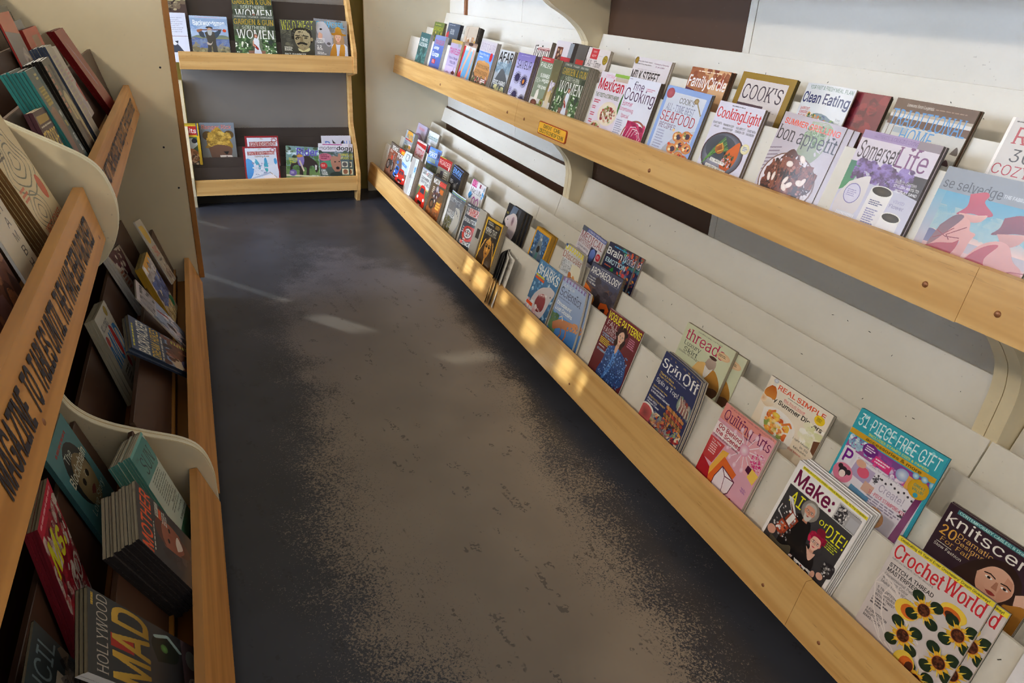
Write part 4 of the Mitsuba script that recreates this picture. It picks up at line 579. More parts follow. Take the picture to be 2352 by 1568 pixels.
mag('dark plum magazine with thin white lettering and a brown haired woman resting on her hand', 'B', -.724, .045, 1.2, .212, [R(0, 0, 1, 1, '321f2c', '2a1a22'), P([(.1, .02), (1, .02), (1, .065), (.1, .065)], '3f7c84'), X('CONTEMPORARY CABLES: 8 Grand Garments', .12, .027, .99, .058, 'c8ecec', 1), X('knitscene', .04, .075, .99, .20, 'efeae4', 0), X('20', .04, .225, .2, .335, 'd8a048', 1), X('Dramatic', .21, .22, .56, .275, 'd8a860'), X('Designs', .21, .285, .50, .345, 'd8a860'), X('For Fall', .08, .35, .40, .40, 'c89850', 0, .03), S([(.06, .42), (.22, .42)], .006, 'd8d0c8'), X('Slow Fashion', .05, .435, .34, .47, 'e6e0d8'), C([(.30, .6), (.44, .36), (.62, .22), (.82, .28), (.94, .5), (.9, .8), (.6, .95)], '241614', '3a221c'), C([(.5, .44), (.56, .33), (.68, .28), (.80, .33), (.84, .46), (.76, .60), (.64, .64), (.54, .56)], 'd8a890', 'c48e76'), P([(.74, .32), (.80, .34), (.84, .46), (.76, .60), (.73, .52)], 'c48c74'), E(.61, .425, .035, .012, 'efe8e2'), E(.61, .425, .016, .012, '1c1210'), E(.765, .435, .035, .012, 'efe8e2'), E(.765, .435, .016, .012, '1c1210'), S([(.56, .40), (.61, .385), (.66, .40)], .012, '2a1a16'), S([(.72, .405), (.77, .395), (.81, .41)], .012, '2a1a16'), P([(.68, .42), (.70, .42), (.72, .50), (.665, .50)], 'a87058'), C([(.63, .545), (.68, .53), (.73, .545), (.68, .57)], '8a3430', None, 3), C([(.5, .44), (.55, .27), (.7, .2), (.86, .3), (.9, .5), (.84, .36), (.7, .26), (.58, .32)], '2a1814'), C([(.86, .42), (.94, .36), (1, .4), (1, .54), (.9, .54)], 'dcb09c'), C([(.82, .56), (1, .5), (1, 1), (.74, 1), (.78, .7)], 'a8702a', '8a5a20')], t=.012, n=2, dt=.006, short='dark plum knitting magazine', edge='a89c8a', spine='2a1a24')
mag('pinkish magazine with a dusky landscape, far end of the third row', 'C', -5.10, .049, 0, .225, [R(0, 0, 1, 1, 'b4a8c0', 'a89cb8'), L(.2, .1, .8, .2, 1, 'c88a9a', 2, .8), C([(0, .36), (.4, .30), (.8, .4), (1, .5), (1, .56), (0, .5)], '6d4a64', '8a6a84'), R(0, .52, 1, 1, 'a09ab8')], t=.015, n=2, dt=.007, short='pinkish dusky landscape magazine', edge='8a8694')
mag('white magazine with teal lettering above rows of little photographs', 'C', -4.823, .042, 1.1, .219, [R(0, 0, 1, 1, 'dde2e6', 'd0d6dc'), X('Economist', .06, .1, .95, .24, '5f8c8c', 1), X('after lunch', .2, .3, .75, .37, '8a9298'), R(.05, .42, .3, .7, '3a3a5c'), R(.33, .42, .5, .7, 'a8304a'), R(.55, .46, .95, .7, '5a6a74'), L(.5, .40, .95, .44, 1, '7a8488')], t=.015, n=3, du=.003, short='white magazine with teal lettering', edge='8a8070')
mag('white magazine with tall maroon lettering, a blue scan of a head and a red dot', 'C', -2.57, .041, -3, .205, [R(0, 0, 1, 1, 'dcd8e2', 'd4d0dc'), R(0, 0, 1, .07, '4a5aa8'), R(0, 0, .2, .09, '5a6478'), X('20 GREATEST BREAKTHROUGHS', .24, .015, .97, .055, 'e6e8f4', 1), X('MEDICAL', .03, .09, .97, .23, '8a3444'), X('MYSTERIES', .03, .245, .62, .325, '8a3a4a'), X('Unraveling', .06, .35, .5, .41, '4a4478'), X('Medicines', .1, .42, .52, .48, '6a6490'), R(.56, .26, .82, .56, '2a3158'), C([(.6, .32), (.69, .27), (.78, .32), (.78, .42), (.72, .52), (.66, .52), (.6, .44)], '6a86d0', '4a64b4'), E(.92, .36, .09, .07, 'b8283c'), L(.86, .33, .98, .39, 3, 'e8b8c0', 1)], t=.015, edge='b8b0ac')
mag('dark blue magazine with white and neon lettering and a glowing tangle of colours', 'C', -2.346, .039, 1.6, .208, [R(0, 0, 1, 1, '25294a', '191c38'), N(.5, .02, 1, .5, 80, .04, '3a4a80 b04a3a 2f8a6a 6a3a80 c8783a 2a3060 4a9ac0 d8543a', 4), L(.2, .03, .7, .07, 1, '3aa0d8', 2), X('Brain', .02, .08, .55, .22, 'f2f4f6', 1), X('World', .57, .08, .99, .22, 'dfe4ee'), X('EMOTION', .06, .27, .76, .36, 'c8ecf8', 1), L(.08, .4, .4, .44, 1, 'c85a3a', 3), C([(.3, .45), (.4, .4), (.42, .6), (.3, .62)], '2a8a3a'), E(.5, .52, .1, .07, '4aa8e0', '25294a'), E(.66, .66, .14, .09, '3a70c8', '1c2040'), N(.5, .4, .95, .75, 40, .03, 'd88a3a c84a4a 5aa0d0 2a2a50', 6)], t=.015, n=2, dt=.008, du=.028, dv=.002, show=1, short='dark blue neon magazine', edge='8a8078', spine='1c2040')

# ------------------------------------------------------------------ upper rack on the right, front row
mag('deep teal travel magazine with white capitals at the far end of the upper front row', 'U', -4.85, .035, -1, .21, [R(0, 0, 1, 1, '2a5c60', '1f4a4e'), X('TRAVEL', .12, .14, .86, .24, 'dce6e4', 1), X('LEISURE', .08, .27, .92, .38, 'dce6e4', 1), N(0, .42, 1, 1, 60, .06, '3f7472 24504e 568a86 1c4442', 4, 2), S([(.2, .72), (.4, .58)], .012, '8ab0ac'), X('go', .45, .86, .6, .92, 'd8e4e0')], t=.02, n=3, dt=.0065, du=.006, short='deep teal travel magazine', edge='a09a94', spine='2a5c60')
mag('blue magazine with slanted white script and a red block, beside a white spined stack', 'U', -4.541, .038, 0, .202, [R(0, 0, 1, 1, '7a86b4', '4a62a8'), X('TRAVELER', .1, .12, .95, .24, 'a8485c', 1), R(0, .26, 1, 1, '5a72b8', '41559c'), X('away', .1, .3, .6, .4, 'eaf0f8', 1, .06), X('Europe', .08, .44, .72, .6, 'eaf0f8', 1, .06), R(.2, .64, .52, .76, 'b0323f'), L(.22, .66, .5, .75, 3, 'e0a8b0', 1), E(.8, .52, .04, .05, '4a9a8a'), S([(.2, .92), (.5, .88), (.7, .94)], .02, 'd85a6a')], t=.02, n=3, dt=.0065, du=.006, short='blue magazine with white script', edge='b5b0a8', spine='dfe2e6')
mag('lilac magazine with pink capitals and purple words above a pagoda', 'U', -4.228, .035, -.5, .19, [R(0, 0, 1, 1, 'b0a2bc', 'c0b2d4'), R(0, 0, 1, .09, 'c8a04a', 'b09a70'), E(.78, .12, .1, .05, '9aa0a8'), X('TRAVELER', .04, .21, .98, .36, 'b83a80', 1), X('Trips to Change', .1, .42, .92, .50, '4a3a7a', 1), X('Your Life', .3, .52, .8, .60, '4a3a7a', 1), L(.25, .64, .7, .67, 1, '8a7aa8', 1), R(0, .68, 1, 1, 'cabade', 'b8a0c0'), C([(0, .9), (.3, .8), (.6, .92), (.6, 1), (0, 1)], 'a88aa8'), *[P([(.62-.02*i, .80+.055*i), (.80, .75+.055*i), (.98, .80+.055*i), (.94, .83+.055*i), (.66, .83+.055*i)], '5a2a30') for i in range(4)], S([(.80, .68), (.80, .78)], .02, '5a2a30')], t=.02, n=2, dt=.006, du=.006, short='lilac pagoda magazine', edge='c2b08a', spine='ddd0a0')
mag('light magazine with a pair of crossed bare legs over turquoise water', 'U', -3.996, .037, 0, .185, [R(0, 0, 1, 1, 'c8d2da', '6ab0d0'), R(0, .0, 1, .1, '8a6a5a', 'b89a8a'), E(.5, .04, .2, .04, '3a2a28'), X('DAY', .05, .08, .5, .18, 'f2eeea', 1), X('AND', .6, .1, .95, .2, 'f2eeea', 1), R(0, .2, 1, 1, '8ac0dc', '3f8ac0'), C([(.0, .1), (.16, .12), (.1, .5), (.05, .9), (0, .9)], 'c8303a'), C([(.5, .12), (.66, .16), (.45, .5), (.3, .8), (.12, 1), (.02, .9), (.25, .6)], 'dcb4a4', 'c49686'), C([(.8, .14), (.96, .2), (.9, .55), (.75, .95), (.55, 1), (.45, .8), (.62, .85), (.74, .6)], 'd8ae9e', 'be9080'), C([(.05, .8), (.2, .7), (.3, .85), (.15, 1), (0, 1)], 'c02c34')], t=.02, n=1, edge='c8b898', spine='c8303a')
mag('magazine with a sandy palace front under a blue sky and a red oval', 'U', -3.746, .067, -1.7, .219, [R(0, 0, 1, 1, 'cdc5ca', 'c4bcc8'), X('BRITAIN', .06, .06, .95, .22, 'e4dce2', 0), X('BRITAIN', .07, .065, .955, .225, 'a89aae', 0), R(0, .26, 1, .62, '5a8ad8', '86aae4'), X('Royal Secrets', .08, .29, .66, .36, 'e0ecf8', 0), L(.1, .38, .4, .42, 1, 'dfe8f4'), E(.84, .34, .09, .10, 'c8303a'), C([(.05, .66), (.1, .5), (.5, .47), (.9, .52), (.95, .9), (.05, .9)], 'c8935a', 'a8703c'), P([(.35, .5), (.5, .44), (.65, .5)], 'd0a068'), *[R(.12+.09*i, .55, .15+.09*i, .64, '6d4a30') for i in range(9)], *[R(.12+.09*i, .68, .15+.09*i, .78, '6d4a30') for i in range(9)], R(0, .84, 1, 1, '7a4440', '3f4a30'), N(0, .8, 1, 1, 40, .04, '8a2a30 c8a090 4a5a34 2c2a2c', 3), L(.6, .86, .98, .94, 2, 'e8e0dc', 2)], t=.025, n=3, dt=.007, du=.006, short='sandy palace magazine', edge='9d968e')
mag('magazine with black capitals above a grey blue mountain and pale reeds', 'U', -3.48, .039, .5, .18, [R(0, 0, 1, 1, 'c8ccd0', '4f5c66'), X('AFAR', .03, .04, .97, .26, '1c1e22', 1), R(0, .27, 1, .5, '6a8494', '8a9ca6'), N(0, .25, 1, .5, 30, .08, '9ab0bc 6a8090 b4c4cc', 3), C([(.05, .75), (.35, .45), (.5, .40), (.75, .5), (1, .7), (1, 1), (0, 1)], '5a5f64', '3a3c3e'), X('EPIC PARKS', .1, .66, .9, .76, 'eef0f0', 1), N(.2, .78, .9, 1, 30, .04, 'c8c08a a8a070 6a6a4a', 5, 3), R(0, .92, .35, 1, '1c1c1c')], t=.02, n=2, dt=.007, du=.006, short='black lettered mountain magazine', edge='857c74', spine='2a2428')
mag('pale violet magazine with four dark prickly sea urchins', 'U', -3.247, .043, .1, .191, [R(0, 0, 1, 1, '7a6eb0', 'b8b4dc'), R(0, .15, 1, 1, 'a8a4d4', 'd8d8ec'), L(.2, .04, .8, .06, 1, 'a8a0cc'), X('SAVEUR', .1, .14, .92, .31, '3a325c', 0), *[o for (x, y, c) in ((.32, .5, '2a2448'), (.72, .54, '2a2448'), (.4, .86, '2a2448'), (.86, .93, '2c2648')) for o in [*[S([(x, y), (x+.2*math.cos(a), y+.13*math.sin(a))], .016, c) for a in np.linspace(0, 6.28, 20)], E(x, y, .13, .085, '3a3460', c)]], E(.72, .55, .06, .05, 'd8a030', 'b0502c'), L(.04, .72, .18, .86, 4, '6a62a0', 3)], t=.025, n=4, dt=.006, du=.006, short='sea urchin magazine', edge='6f6258', spine='3a2426')
mag('sage green food magazine with white lettering, a red tab and a halved avocado', 'U', -3.003, .049, -.6, .2, [R(0, 0, 1, 1, '7d8a74', '8a9480'), R(.02, .0, .6, .09, 'b83a40'), L(.05, .03, .5, .06, 1, 'e8b8b8'), X('PALEO', .05, .11, .6, .2, 'dfe2d8', 1), C([(.6, .02), (1, .05), (1, .95), (.62, .9), (.66, .4)], '5a5a42', '8a7a4a'), X('SUMMER', .18, .31, .62, .39, 'eef0ea', 1), X('50+', .02, .41, .26, .50, 'eef0ea', 0, .04), X('vegan', .3, .41, .66, .49, 'eef0ea', 1, .04), X('recipes', .2, .52, .62, .62, 'eef0ea', 1, .04), R(0, .8, 1, 1, 'd0ccc8'), C([(.2, .66), (.3, .62), (.34, .74), (.3, .88), (.18, .86)], 'e8e4da'), E(.22, .9, .16, .07, '8a5040', '5a3028'), E(.58, .86, .10, .08, 'c8c070', '5a6a30'), E(.58, .86, .04, .035, '6a3a20'), E(.44, .95, .1, .06, 'c8c078', '5a6a30'), R(.72, .55, .9, .95, 'c8a860', 'e0d8c8'), R(.74, .42, .88, .56, 'dcd6e0'), N(.7, .4, .95, .6, 14, .04, 'c8c0d0 e8e0e8 9a90a8', 2)], t=.02, n=2, dt=.006, du=.005, short='sage green food magazine', edge='7a7264')
def garden(s=1):
    return [R(0, 0, 1, 1, '4a5240', '3a4636'), N(0, 0, 1, 1, 90, .07, '55604a 3a4434 66705a 2f3a2c 5a5a4c', 3), N(0, .5, .35, 1, 80, .05, '2f4a2c 4a6a40 24381f 6a8a5a', 4), N(.68, .5, 1, 1, 80, .05, '2f4a2c 4a6a40 24381f 6a8a5a', 5), N(.0, .55, .3, 1, 26, .022, 'e4ead8 f0f2ea', 6), N(.74, .55, 1, 1, 26, .022, 'e4ead8 f0f2ea', 7), R(0, 0, 1, .1, '555a52', '4c5246'), X('SOUTHERN HEROES', .04, .025, .32, .06, 'b8bab0', 1), X('THE BLACKSMITH', .37, .025, .62, .06, 'b8bab0', 1), X('DISHES & DRINKS', .68, .025, .97, .06, 'b8bab0', 1), X('GARDEN & GUN', .02, .095, .98, .215, 'c8a02c', 0), X('SOUTHERN', .2, .24, .78, .315, 'd8dcd4', 0), X('WOMEN', .05, .33, .97, .53, 'ececea', 0), P([(.3, .8), (.72, .8), (.7, .96), (.32, .96)], '8a6452', '70503f'), C([(.44, .55), (.5, .52), (.58, .55), (.58, .72), (.64, .95), (.44, .97), (.46, .72)], 'dfe2ea', 'c8ccd8'), E(.51, .47, .045, .045, '7a4030'), E(.51, .475, .028, .03, 'cc9a80'), C([(.44, .64), (.5, .68), (.56, .76), (.52, .78), (.45, .70)], '8a2c28'), S([(.44, .58), (.43, .68), (.48, .7)], .025, 'cc9a80'), E(.86, .6, .06, .05, '2f3a36')]
mag('dark green garden magazine with a woman in white, front of a thick stack beside the sage green one', 'U', -2.734, .044, -.5, .211, garden(), t=.045, n=7, dt=.0062, du=.008, short='garden magazine with a woman in white on the right stand', edge='9a9284', spine='3a4234')
mag('white magazine with crimson lettering and a plate of tacos', 'U', -2.484, .044, .5, .2, [R(0, 0, 1, 1, 'dcd2da', 'd4ccd8'), R(.55, 0, 1, .12, 'b8bca8', 'c0a898'), R(.5, .0, 1, .05, '8ab04a'), X('cocina', .2, .02, .5, .09, 'd890b0', 0, .03), X('Mexican', .04, .10, .92, .30, 'b0243c', 1), X('THE FIESTA STARTS HERE!', .02, .35, .86, .42, '4a5a3a', 1), L(.04, .47, .28, .54, 2, 'b82a54', 1), L(.04, .58, .22, .64, 2, 'b82a54', 2), L(.04, .69, .24, .76, 2, 'b82a54', 3), L(.06, .81, .2, .88, 2, 'b82a54', 4), C([(.96, .3), (1, .3), (1, .6), (.94, .6), (.92, .45)], '3f6a34'), E(.6, .75, .42, .27, 'cfc4d4', 'dcd2dc'), E(.64, .66, .33, .20, 'ece4d6', 'e0d2bc'), N(.42, .52, .9, .80, 70, .035, 'a83038 d8c0a0 6a8a3a 8a2a30 e8dcd0 7a4a34', 5, ell=1), E(.36, .95, .22, .14, 'ece4d6', 'd8c8b0'), N(.2, .86, .5, 1, 40, .03, 'a83038 d8c0a0 6a8a3a 8a2a30 b04a3a', 6, ell=1)], t=.012, n=1, edge='a69c90')
mag('white magazine with slim violet lettering and a plate of pink noodles', 'U', -2.279, .045, 0, .197, [R(0, 0, 1, 1, 'dfe0ec', 'dadae6'), L(.02, .02, .14, .04, 1, '8a8a98'), X('fine', .22, .05, .56, .19, '3f4660', 0, c2='6a3a6a'), X('Cooking', .02, .16, .97, .41, '5a3458', 0, c2='463858'), L(.64, .12, .9, .17, 2, 'c88aa0', 1), X('Summer', .04, .37, .38, .45, 'b83070', 0, .02), X('Entertaining', .01, .47, .46, .55, 'b83070', 0, .02), X('Special', .12, .57, .38, .65, 'b83070', 0, .02), L(.03, .68, .32, .95, 8, '9a9ab4', 2), C([(.3, 1), (.36, .78), (.52, .66), (.74, .62), (.94, .68), (1, .85), (1, 1)], '9a5a50'), C([(.33, 1), (.39, .8), (.54, .69), (.74, .65), (.92, .71), (.98, .87), (.98, 1)], 'e8e2ec', 'dcd4e0'), N(.42, .68, .96, 1, 60, .05, 'b02858 8a1c44 c83a6a 98204c', 5, 3), *[S([(.46+.05*i, .95-.02*i), (.55+.04*i, .74+.01*i), (.7+.03*i, .72+.02*i), (.86, .80+.02*i)], .012, ('e6c4d4', 'c83a6a', 'f0dce6', '8a1c44')[i % 4]) for i in range(9)]], t=.017, n=2, dt=.009, du=.010, short='pink noodles magazine', edge='574c42', spine='dfe0ec')
mag('magazine framed in light blue with crimson lettering and baked shellfish on a tray', 'U', -2.046, .046, -.7, .232, [R(0, 0, 1, 1, '8aa4d4', '92aee0'), R(.07, .075, .93, 1, 'ccd0da', 'c8d0e4'), E(.12, .1, .09, .075, 'b05a64', 'a04854'), X("COOK'S", .38, .13, .72, .21, '4a463a', 0), X('ALL-TIME BEST', .13, .24, .78, .34, '7a7c98', 0), X('SEAFOOD', .08, .35, .86, .50, 'a83a4c', 0), X('RECIPES', .11, .52, .5, .60, '7a5a78', 0), L(.12, .63, .36, .95, 8, 'a0a4c0', 2), S([(.72, .12), (.78, .16), (.92, .3)], .02, '9a8a68'), E(.74, .13, .05, .04, 'b09a70', '8a7450'), P([(.62, .6), (.93, .52), (.93, 1), (.36, 1), (.38, .86)], 'bcc0c8', 'a8a8b0'), *[o for i, (x, y) in enumerate(((.62, .66), (.8, .62), (.72, .76), (.88, .78), (.58, .84), (.78, .92), (.62, .97), (.9, .95))) for o in (E(x, y, .11, .075, 'e0b878', 'c87a48'), E(x+.02, y, .055, .04, '3a3450', '5a3c40'), E(x-.04, y+.02, .03, .02, 'f0dcb0'))], N(.45, .58, .93, 1, 40, .022, 'd86a3a e8c890 c8503a 7a8a4a', 4)], t=.014, n=2, dt=.006, short='light blue framed shellfish magazine', edge='6d6255', spine='8aa4d4')
mag('white magazine with red lettering and a plate of salmon on green beans', 'U', -1.77, .036, .2, .195, [R(0, 0, 1, 1, 'd6d2e0', 'd8d6e4'), L(.3, .03, .7, .05, 1, '5a5a68', 3), X('CookingLight', .03, .07, .98, .25, 'b8303c', 1, c2='c8343c'), X('ROAST PASTA', .02, .27, .22, .30, '4a4a56', 1), X('FRENCH DIP', .26, .275, .5, .305, '4a4a56', 1), X('ALL ABOUT', .55, .275, .75, .305, '4a4a56', 1), X('CHICKEN', .8, .275, .97, .305, '4a4a56', 1), X('SALAD', .06, .315, .18, .345, '4a4a56', 1), X('MAKEOVER', .28, .32, .5, .35, '4a4a56', 1), X('OMEGA-3S', .56, .32, .76, .35, '4a4a56', 1), X('SKEWERS', .8, .32, .97, .35, '4a4a56', 1), E(.46, .66, .46, .29, '4a3038', '4a3038', 30), E(.46, .66, .44, .275, 'c4c0d0', '4c5260', 30), E(.4, .6, .34, .18, '353a44', '4a505c'), *[S([(.1+.03*i, .85-.03*i), (.25+.03*i, .62), (.42+.02*i, .44+.02*i)], .016, ('5a8a44', '6a9a50', '3f6a34')[i % 3]) for i in range(9)], E(.38, .6, .1, .07, '8a4a28', 'b06a30'), S([(.3, .58), (.4, .52), (.46, .60), (.36, .64)], .014, 'd8a850'), C([(.56, .6), (.76, .46), (.8, .7), (.66, .86), (.5, .8)], 'd86a34', 'c05a2a'), N(.52, .6, .74, .8, 50, .018, '2c3a2c 4a5a3c 1f1c20 c8c4d0', 5), *[S([(.5+.035*i, .93-.01*i), (.55+.035*i, .72)], .010, 'a8442a') for i in range(6)], E(.9, .52, .09, .065, 'eae6d8', 'e2d8a0'), L(.85, .49, .95, .55, 3, '8a94b8', 2), P([(.26, .73), (.6, .755), (.6, .80), (.26, .78)], 'f0eee8'), X('56 Ways to', .28, .738, .58, .788, '2a2a2e', 0), P([(.2, .82), (.68, .85), (.68, .90), (.2, .88)], 'f0eee8'), X('Eat More Seafood', .22, .828, .66, .885, '2a2a2e', 0), E(.4, .96, .14, .05, 'd8a040', 'a86a30')], t=.014, n=2, dt=.0075, du=.010, short='salmon and green beans magazine', edge='6d6258')
mag('magazine with tall black lettering and glazed dark ribs, its right side rolling back', 'U', -1.489, .044, -1.6, .19, [R(0, 0, 1, 1, 'b4a8b0', 'cfc8d0'), X('SUMMER GRILLING', .06, .06, .96, .13, 'd84a34', 1), C([(.52, .03), (.8, .03), (.84, .3), (.7, .5), (.48, .44), (.5, .2)], '9aa084', '8a927a'), N(.5, .05, .85, .3, 30, .04, '5a7a3a 8aa070 3a5a2a c8ccb8', 3), X('SUMMER GRILLING', .06, .06, .96, .13, 'd84a34', 1), X('bon appetit', .02, .14, .99, .36, '2c2430', 0), *[S([(.0, .44+.045*i), (.2-.01*i, .40+.045*i)], .016, '8a7c88') for i in range(7)], E(.48, .76, .46, .34, '6a4a44', '7a5a50', 30), E(.48, .76, .44, .325, 'cfc4c6', 'ddd4d8', 30), C([(.28, .5), (.42, .38), (.6, .48), (.86, .62), (.9, .78), (.7, .9), (.5, 1), (.2, 1), (.1, .84), (.2, .66)], '55281f', '401c18'), N(.12, .44, .88, 1, 120, .05, '6a3426 3a1814 8a4a34 2c1210 7a3c2c', 5, 1.8, ell=1), N(.2, .5, .8, .95, 26, .018, 'b0786a 9a5a48', 6), *[E(x, y, .055, .035, 'f0e4dc', 'e0ccc0', rot=30*i) for i, (x, y) in enumerate(((.46, .55), (.62, .46), (.2, .76), (.28, .74), (.5, .74), (.58, .78), (.72, .72), (.52, .82), (.4, .98), (.5, 1), (.76, .7)))]], t=.028, n=3, dt=.007, du=.014, short='glazed ribs magazine', edge='4a3a30', spine='d8ccd0', bend=('roll', .022))
mag('lilac grey magazine with handwritten lettering, purple hydrangea and two cream canisters', 'U', -1.24, .044, .2, .205, [R(0, 0, 1, 1, 'cfc4cc', 'c8c8dc'), R(0, 0, .72, .08, '9a84ac'), R(.72, 0, 1, .08, '8a7c84'), X('AUTHENTIC & CREATIVE LIVING', .16, .02, .72, .06, '6a4a84', 0), X('Somerset', .04, .10, .56, .29, '3a2c38', 0, .05), X('Life', .54, .08, .93, .30, '7a4a78', 0), R(0, .33, 1, 1, 'b4b0c0', 'd0d0e0'), P([(0, .33), (.2, .33), (.12, .6), (0, .66)], '4a7a6a', '5a9a6a'), P([(.72, .33), (1, .33), (1, .55), (.8, .52)], '3f3638'), N(.1, .30, .84, .50, 240, .030, '7a62a0 8f78b4 6a4a7a 5d4468 9a84bc 4f3c58', 5), X('Beach Garden', .66, .40, .92, .44, 'cfc8d0', 0, .03), X('STYLISH WAYS TO', .66, .45, .97, .48, 'e6e2e4', 1), X('DISPLAY SAND', .70, .495, .97, .525, 'e6e2e4', 1), C([(.1, .55), (.3, .45), (.36, .5), (.34, .85), (.06, .9), (.02, .72)], 'dcd6d4', 'cfc8cc'), E(.2, .66, .11, .11, '8a84b0'), E(.2, .66, .10, .10, 'd8d4e2', 'ccc8dc'), L(.13, .62, .27, .70, 4, 'a09ac0', 2), P([(.42, .56), (.7, .56), (.68, .98), (.40, .98)], 'e6e2de', 'd8d4d8'), E(.56, .56, .14, .055, 'e2ded6'), E(.56, .56, .125, .046, '4a3a20', '2e2414'), L(.46, .66, .64, .72, 3, '5a5a80', 2), L(.46, .75, .63, .94, 8, '8a88b0', 4), P([(.68, .78), (.92, .78), (.92, 1), (.66, 1)], 'eae6e4', 'dcd8dc'), E(.80, .78, .125, .05, 'e6e2da'), E(.80, .78, .11, .042, '4a3a20', '30260f'), X('VIVID', .74, .6, .88, .63, '9a94b8'), X('Flower', .72, .645, .9, .685, '8a84a8', 0, .03), P([(.1, .86), (.36, .86), (.36, 1), (.08, 1)], 'd0d0d8', 'b8b8c4'), *[R(.1+.02*i, .87, .108+.02*i, .99, 'eceaf0') for i in range(13)], N(.74, .93, .9, 1, 10, .02, '3a3448 8a84a8', 4)], t=.016, n=2, dt=.008, du=.008, short='hydrangea and canisters magazine', edge='5f5a5c', spine='c8c4d0')
mag('magazine with two women in red bathing caps and swimsuits before a pastel sea', 'U', -1.007, .011, 1.3, .235, [R(0, 0, 1, 1, '8a8f98', '848a94'), X('se selvedge', .03, .11, .56, .24, '3a3c48', 0), X('THE FABRIC OF YOUR LIFE', .57, .15, 1, .185, 'c8ccd0', 1), R(0, .24, 1, 1, '5a9ab4', 'cfa8a4'), R(0, .24, 1, .5, '569ab8', '7aa4b4'), R(0, .5, 1, .68, '88a6b0', 'd8b4a8'), N(0, .42, 1, .6, 40, .07, '84a8b4 9ab0b4 6aa0b4', 3, 2), C([(0, .68), (.12, .64), (.24, .70), (.3, .78), (0, .80)], '5a5a80', '7a7490'), R(0, .78, 1, 1, 'd0a8a4', 'c89a98'), R(0, .24, .085, 1, '6aa2b8', 'c8aaac'),
    C([(.30, .22), (.42, .17), (.46, .20), (.45, .27), (.56, .36), (.50, .40), (.38, .40), (.26, .44), (.32, .34)], 'c04a5c', 'a83a54'), C([(.28, .42), (.44, .40), (.52, .38), (.50, .44), (.46, .47), (.40, .48), (.30, .46)], 'd8a498', 'c88c84'), C([(.18, .58), (.28, .44), (.40, .47), (.44, .56), (.50, .58), (.48, .66), (.47, .80), (.44, .90), (.38, .84), (.40, .68), (.34, .80), (.20, .86), (.14, .78)], 'd49a90', 'c4847c'), C([(.17, .58), (.26, .45), (.34, .45), (.26, .62), (.18, .76), (.13, .80)], '6a4450', '8a5a58'), S([(.30, .58), (.22, .68), (.16, .72)], .010, '8a2a30'), S([(.40, .54), (.26, .66), (.30, .70)], .010, '8a2a30'), S([(.17, .64), (.26, .68), (.38, .66)], .010, '8a2a30'), C([(.12, .82), (.22, .76), (.34, .72), (.39, .68), (.38, .80), (.30, .95), (.10, 1), (.06, .94)], 'a83038', '98282f'),
    C([(.66, .36), (.78, .30), (.86, .34), (.92, .44), (.78, .48), (.62, .54), (.66, .46)], '8a3a4c', '6a2a3c'), C([(.66, .52), (.80, .48), (.88, .47), (.86, .56), (.76, .62)], 'cc948a', 'b47a74'), C([(.50, .82), (.58, .66), (.70, .58), (.80, .60), (.88, .72), (.98, .80), (.94, 1), (.44, 1)], 'cf948c', 'c08078'), C([(.46, 1), (.52, .80), (.62, .66), (.72, .62), (.66, .78), (.72, .92), (.66, 1)], 'b03a44', '9c2c38'), S([(.78, .9), (.9, .82), (1, .80)], .012, 'a04a4c')], h=.25, t=.012, n=1, edge='8a8078')

# ------------------------------------------------------------------ upper rack, second row
mag('green magazine with a yellow band, far end of the upper second row', 'M', -4.933, .039, -.5, .21, [R(0, 0, 1, 1, '5a6a2c', '4a5a28'), L(.1, .06, .8, .1, 1, 'a8a84a'), X('BIRDS', .06, .13, .95, .25, '9a9a1c', 1), N(0, .25, 1, .8, 60, .06, '6a7a2c b0a83a 3f5020 8a903a 6a5a34', 3)], t=.02, n=2, dt=.007, du=.006, short='green yellow banded magazine', edge='5f5848', spine='3a4420')
mag('slate magazine with thin pale capitals, red lower corner, upper second row', 'M', -4.648, .047, -.7, .223, [R(0, 0, 1, 1, '3f4e64', '5a6a7a'), L(.1, .04, .7, .08, 1, '8a94a4'), X('ROM', .3, .16, .62, .30, 'c8ccd0'), C([(0, .3), (.2, .26), (.25, .8), (0, .8)], 'b02c3a'), C([(.5, .6), (.75, .4), (1, .6), (1, 1), (.4, 1)], '4a4650'), R(0, .66, .5, .8, 'c8ccc8')], t=.02, n=3, dt=.007, du=.010, short='slate magazine with a red corner', edge='2e2a2a', spine='20222a')
mag('beige magazine with an orange spoon of food before a thick black stack', 'M', -4.278, .041, 1, .205, [R(0, 0, 1, 1, 'c4b6a4', 'b09a84'), N(.1, .3, .8, .8, 40, .06, 'b0784a d0b090 8a5a34 e0d0c0', 4), S([(.25, .05), (.2, .5)], .05, 'a08a78'), E(.92, .4, .05, .06, 'd8a020')], t=.034, n=5, dt=.007, du=.008, short='beige magazine with a spoon', edge='27231f', spine='1a1816')
mag('white magazine with thin black lettering and a small red line, upper second row', 'M', -3.323, .035, .7, .18, [R(0, 0, 1, 1, 'd8d2cc', 'd0c8c0'), X('living', .06, .09, .97, .42, '2a2826', 0), X('MOTHER EARTH', .26, .13, .96, .2, 'b04a50', 1)], t=.02, n=3, dt=.007, du=.008, short='white magazine with thin black lettering', edge='6a6258')
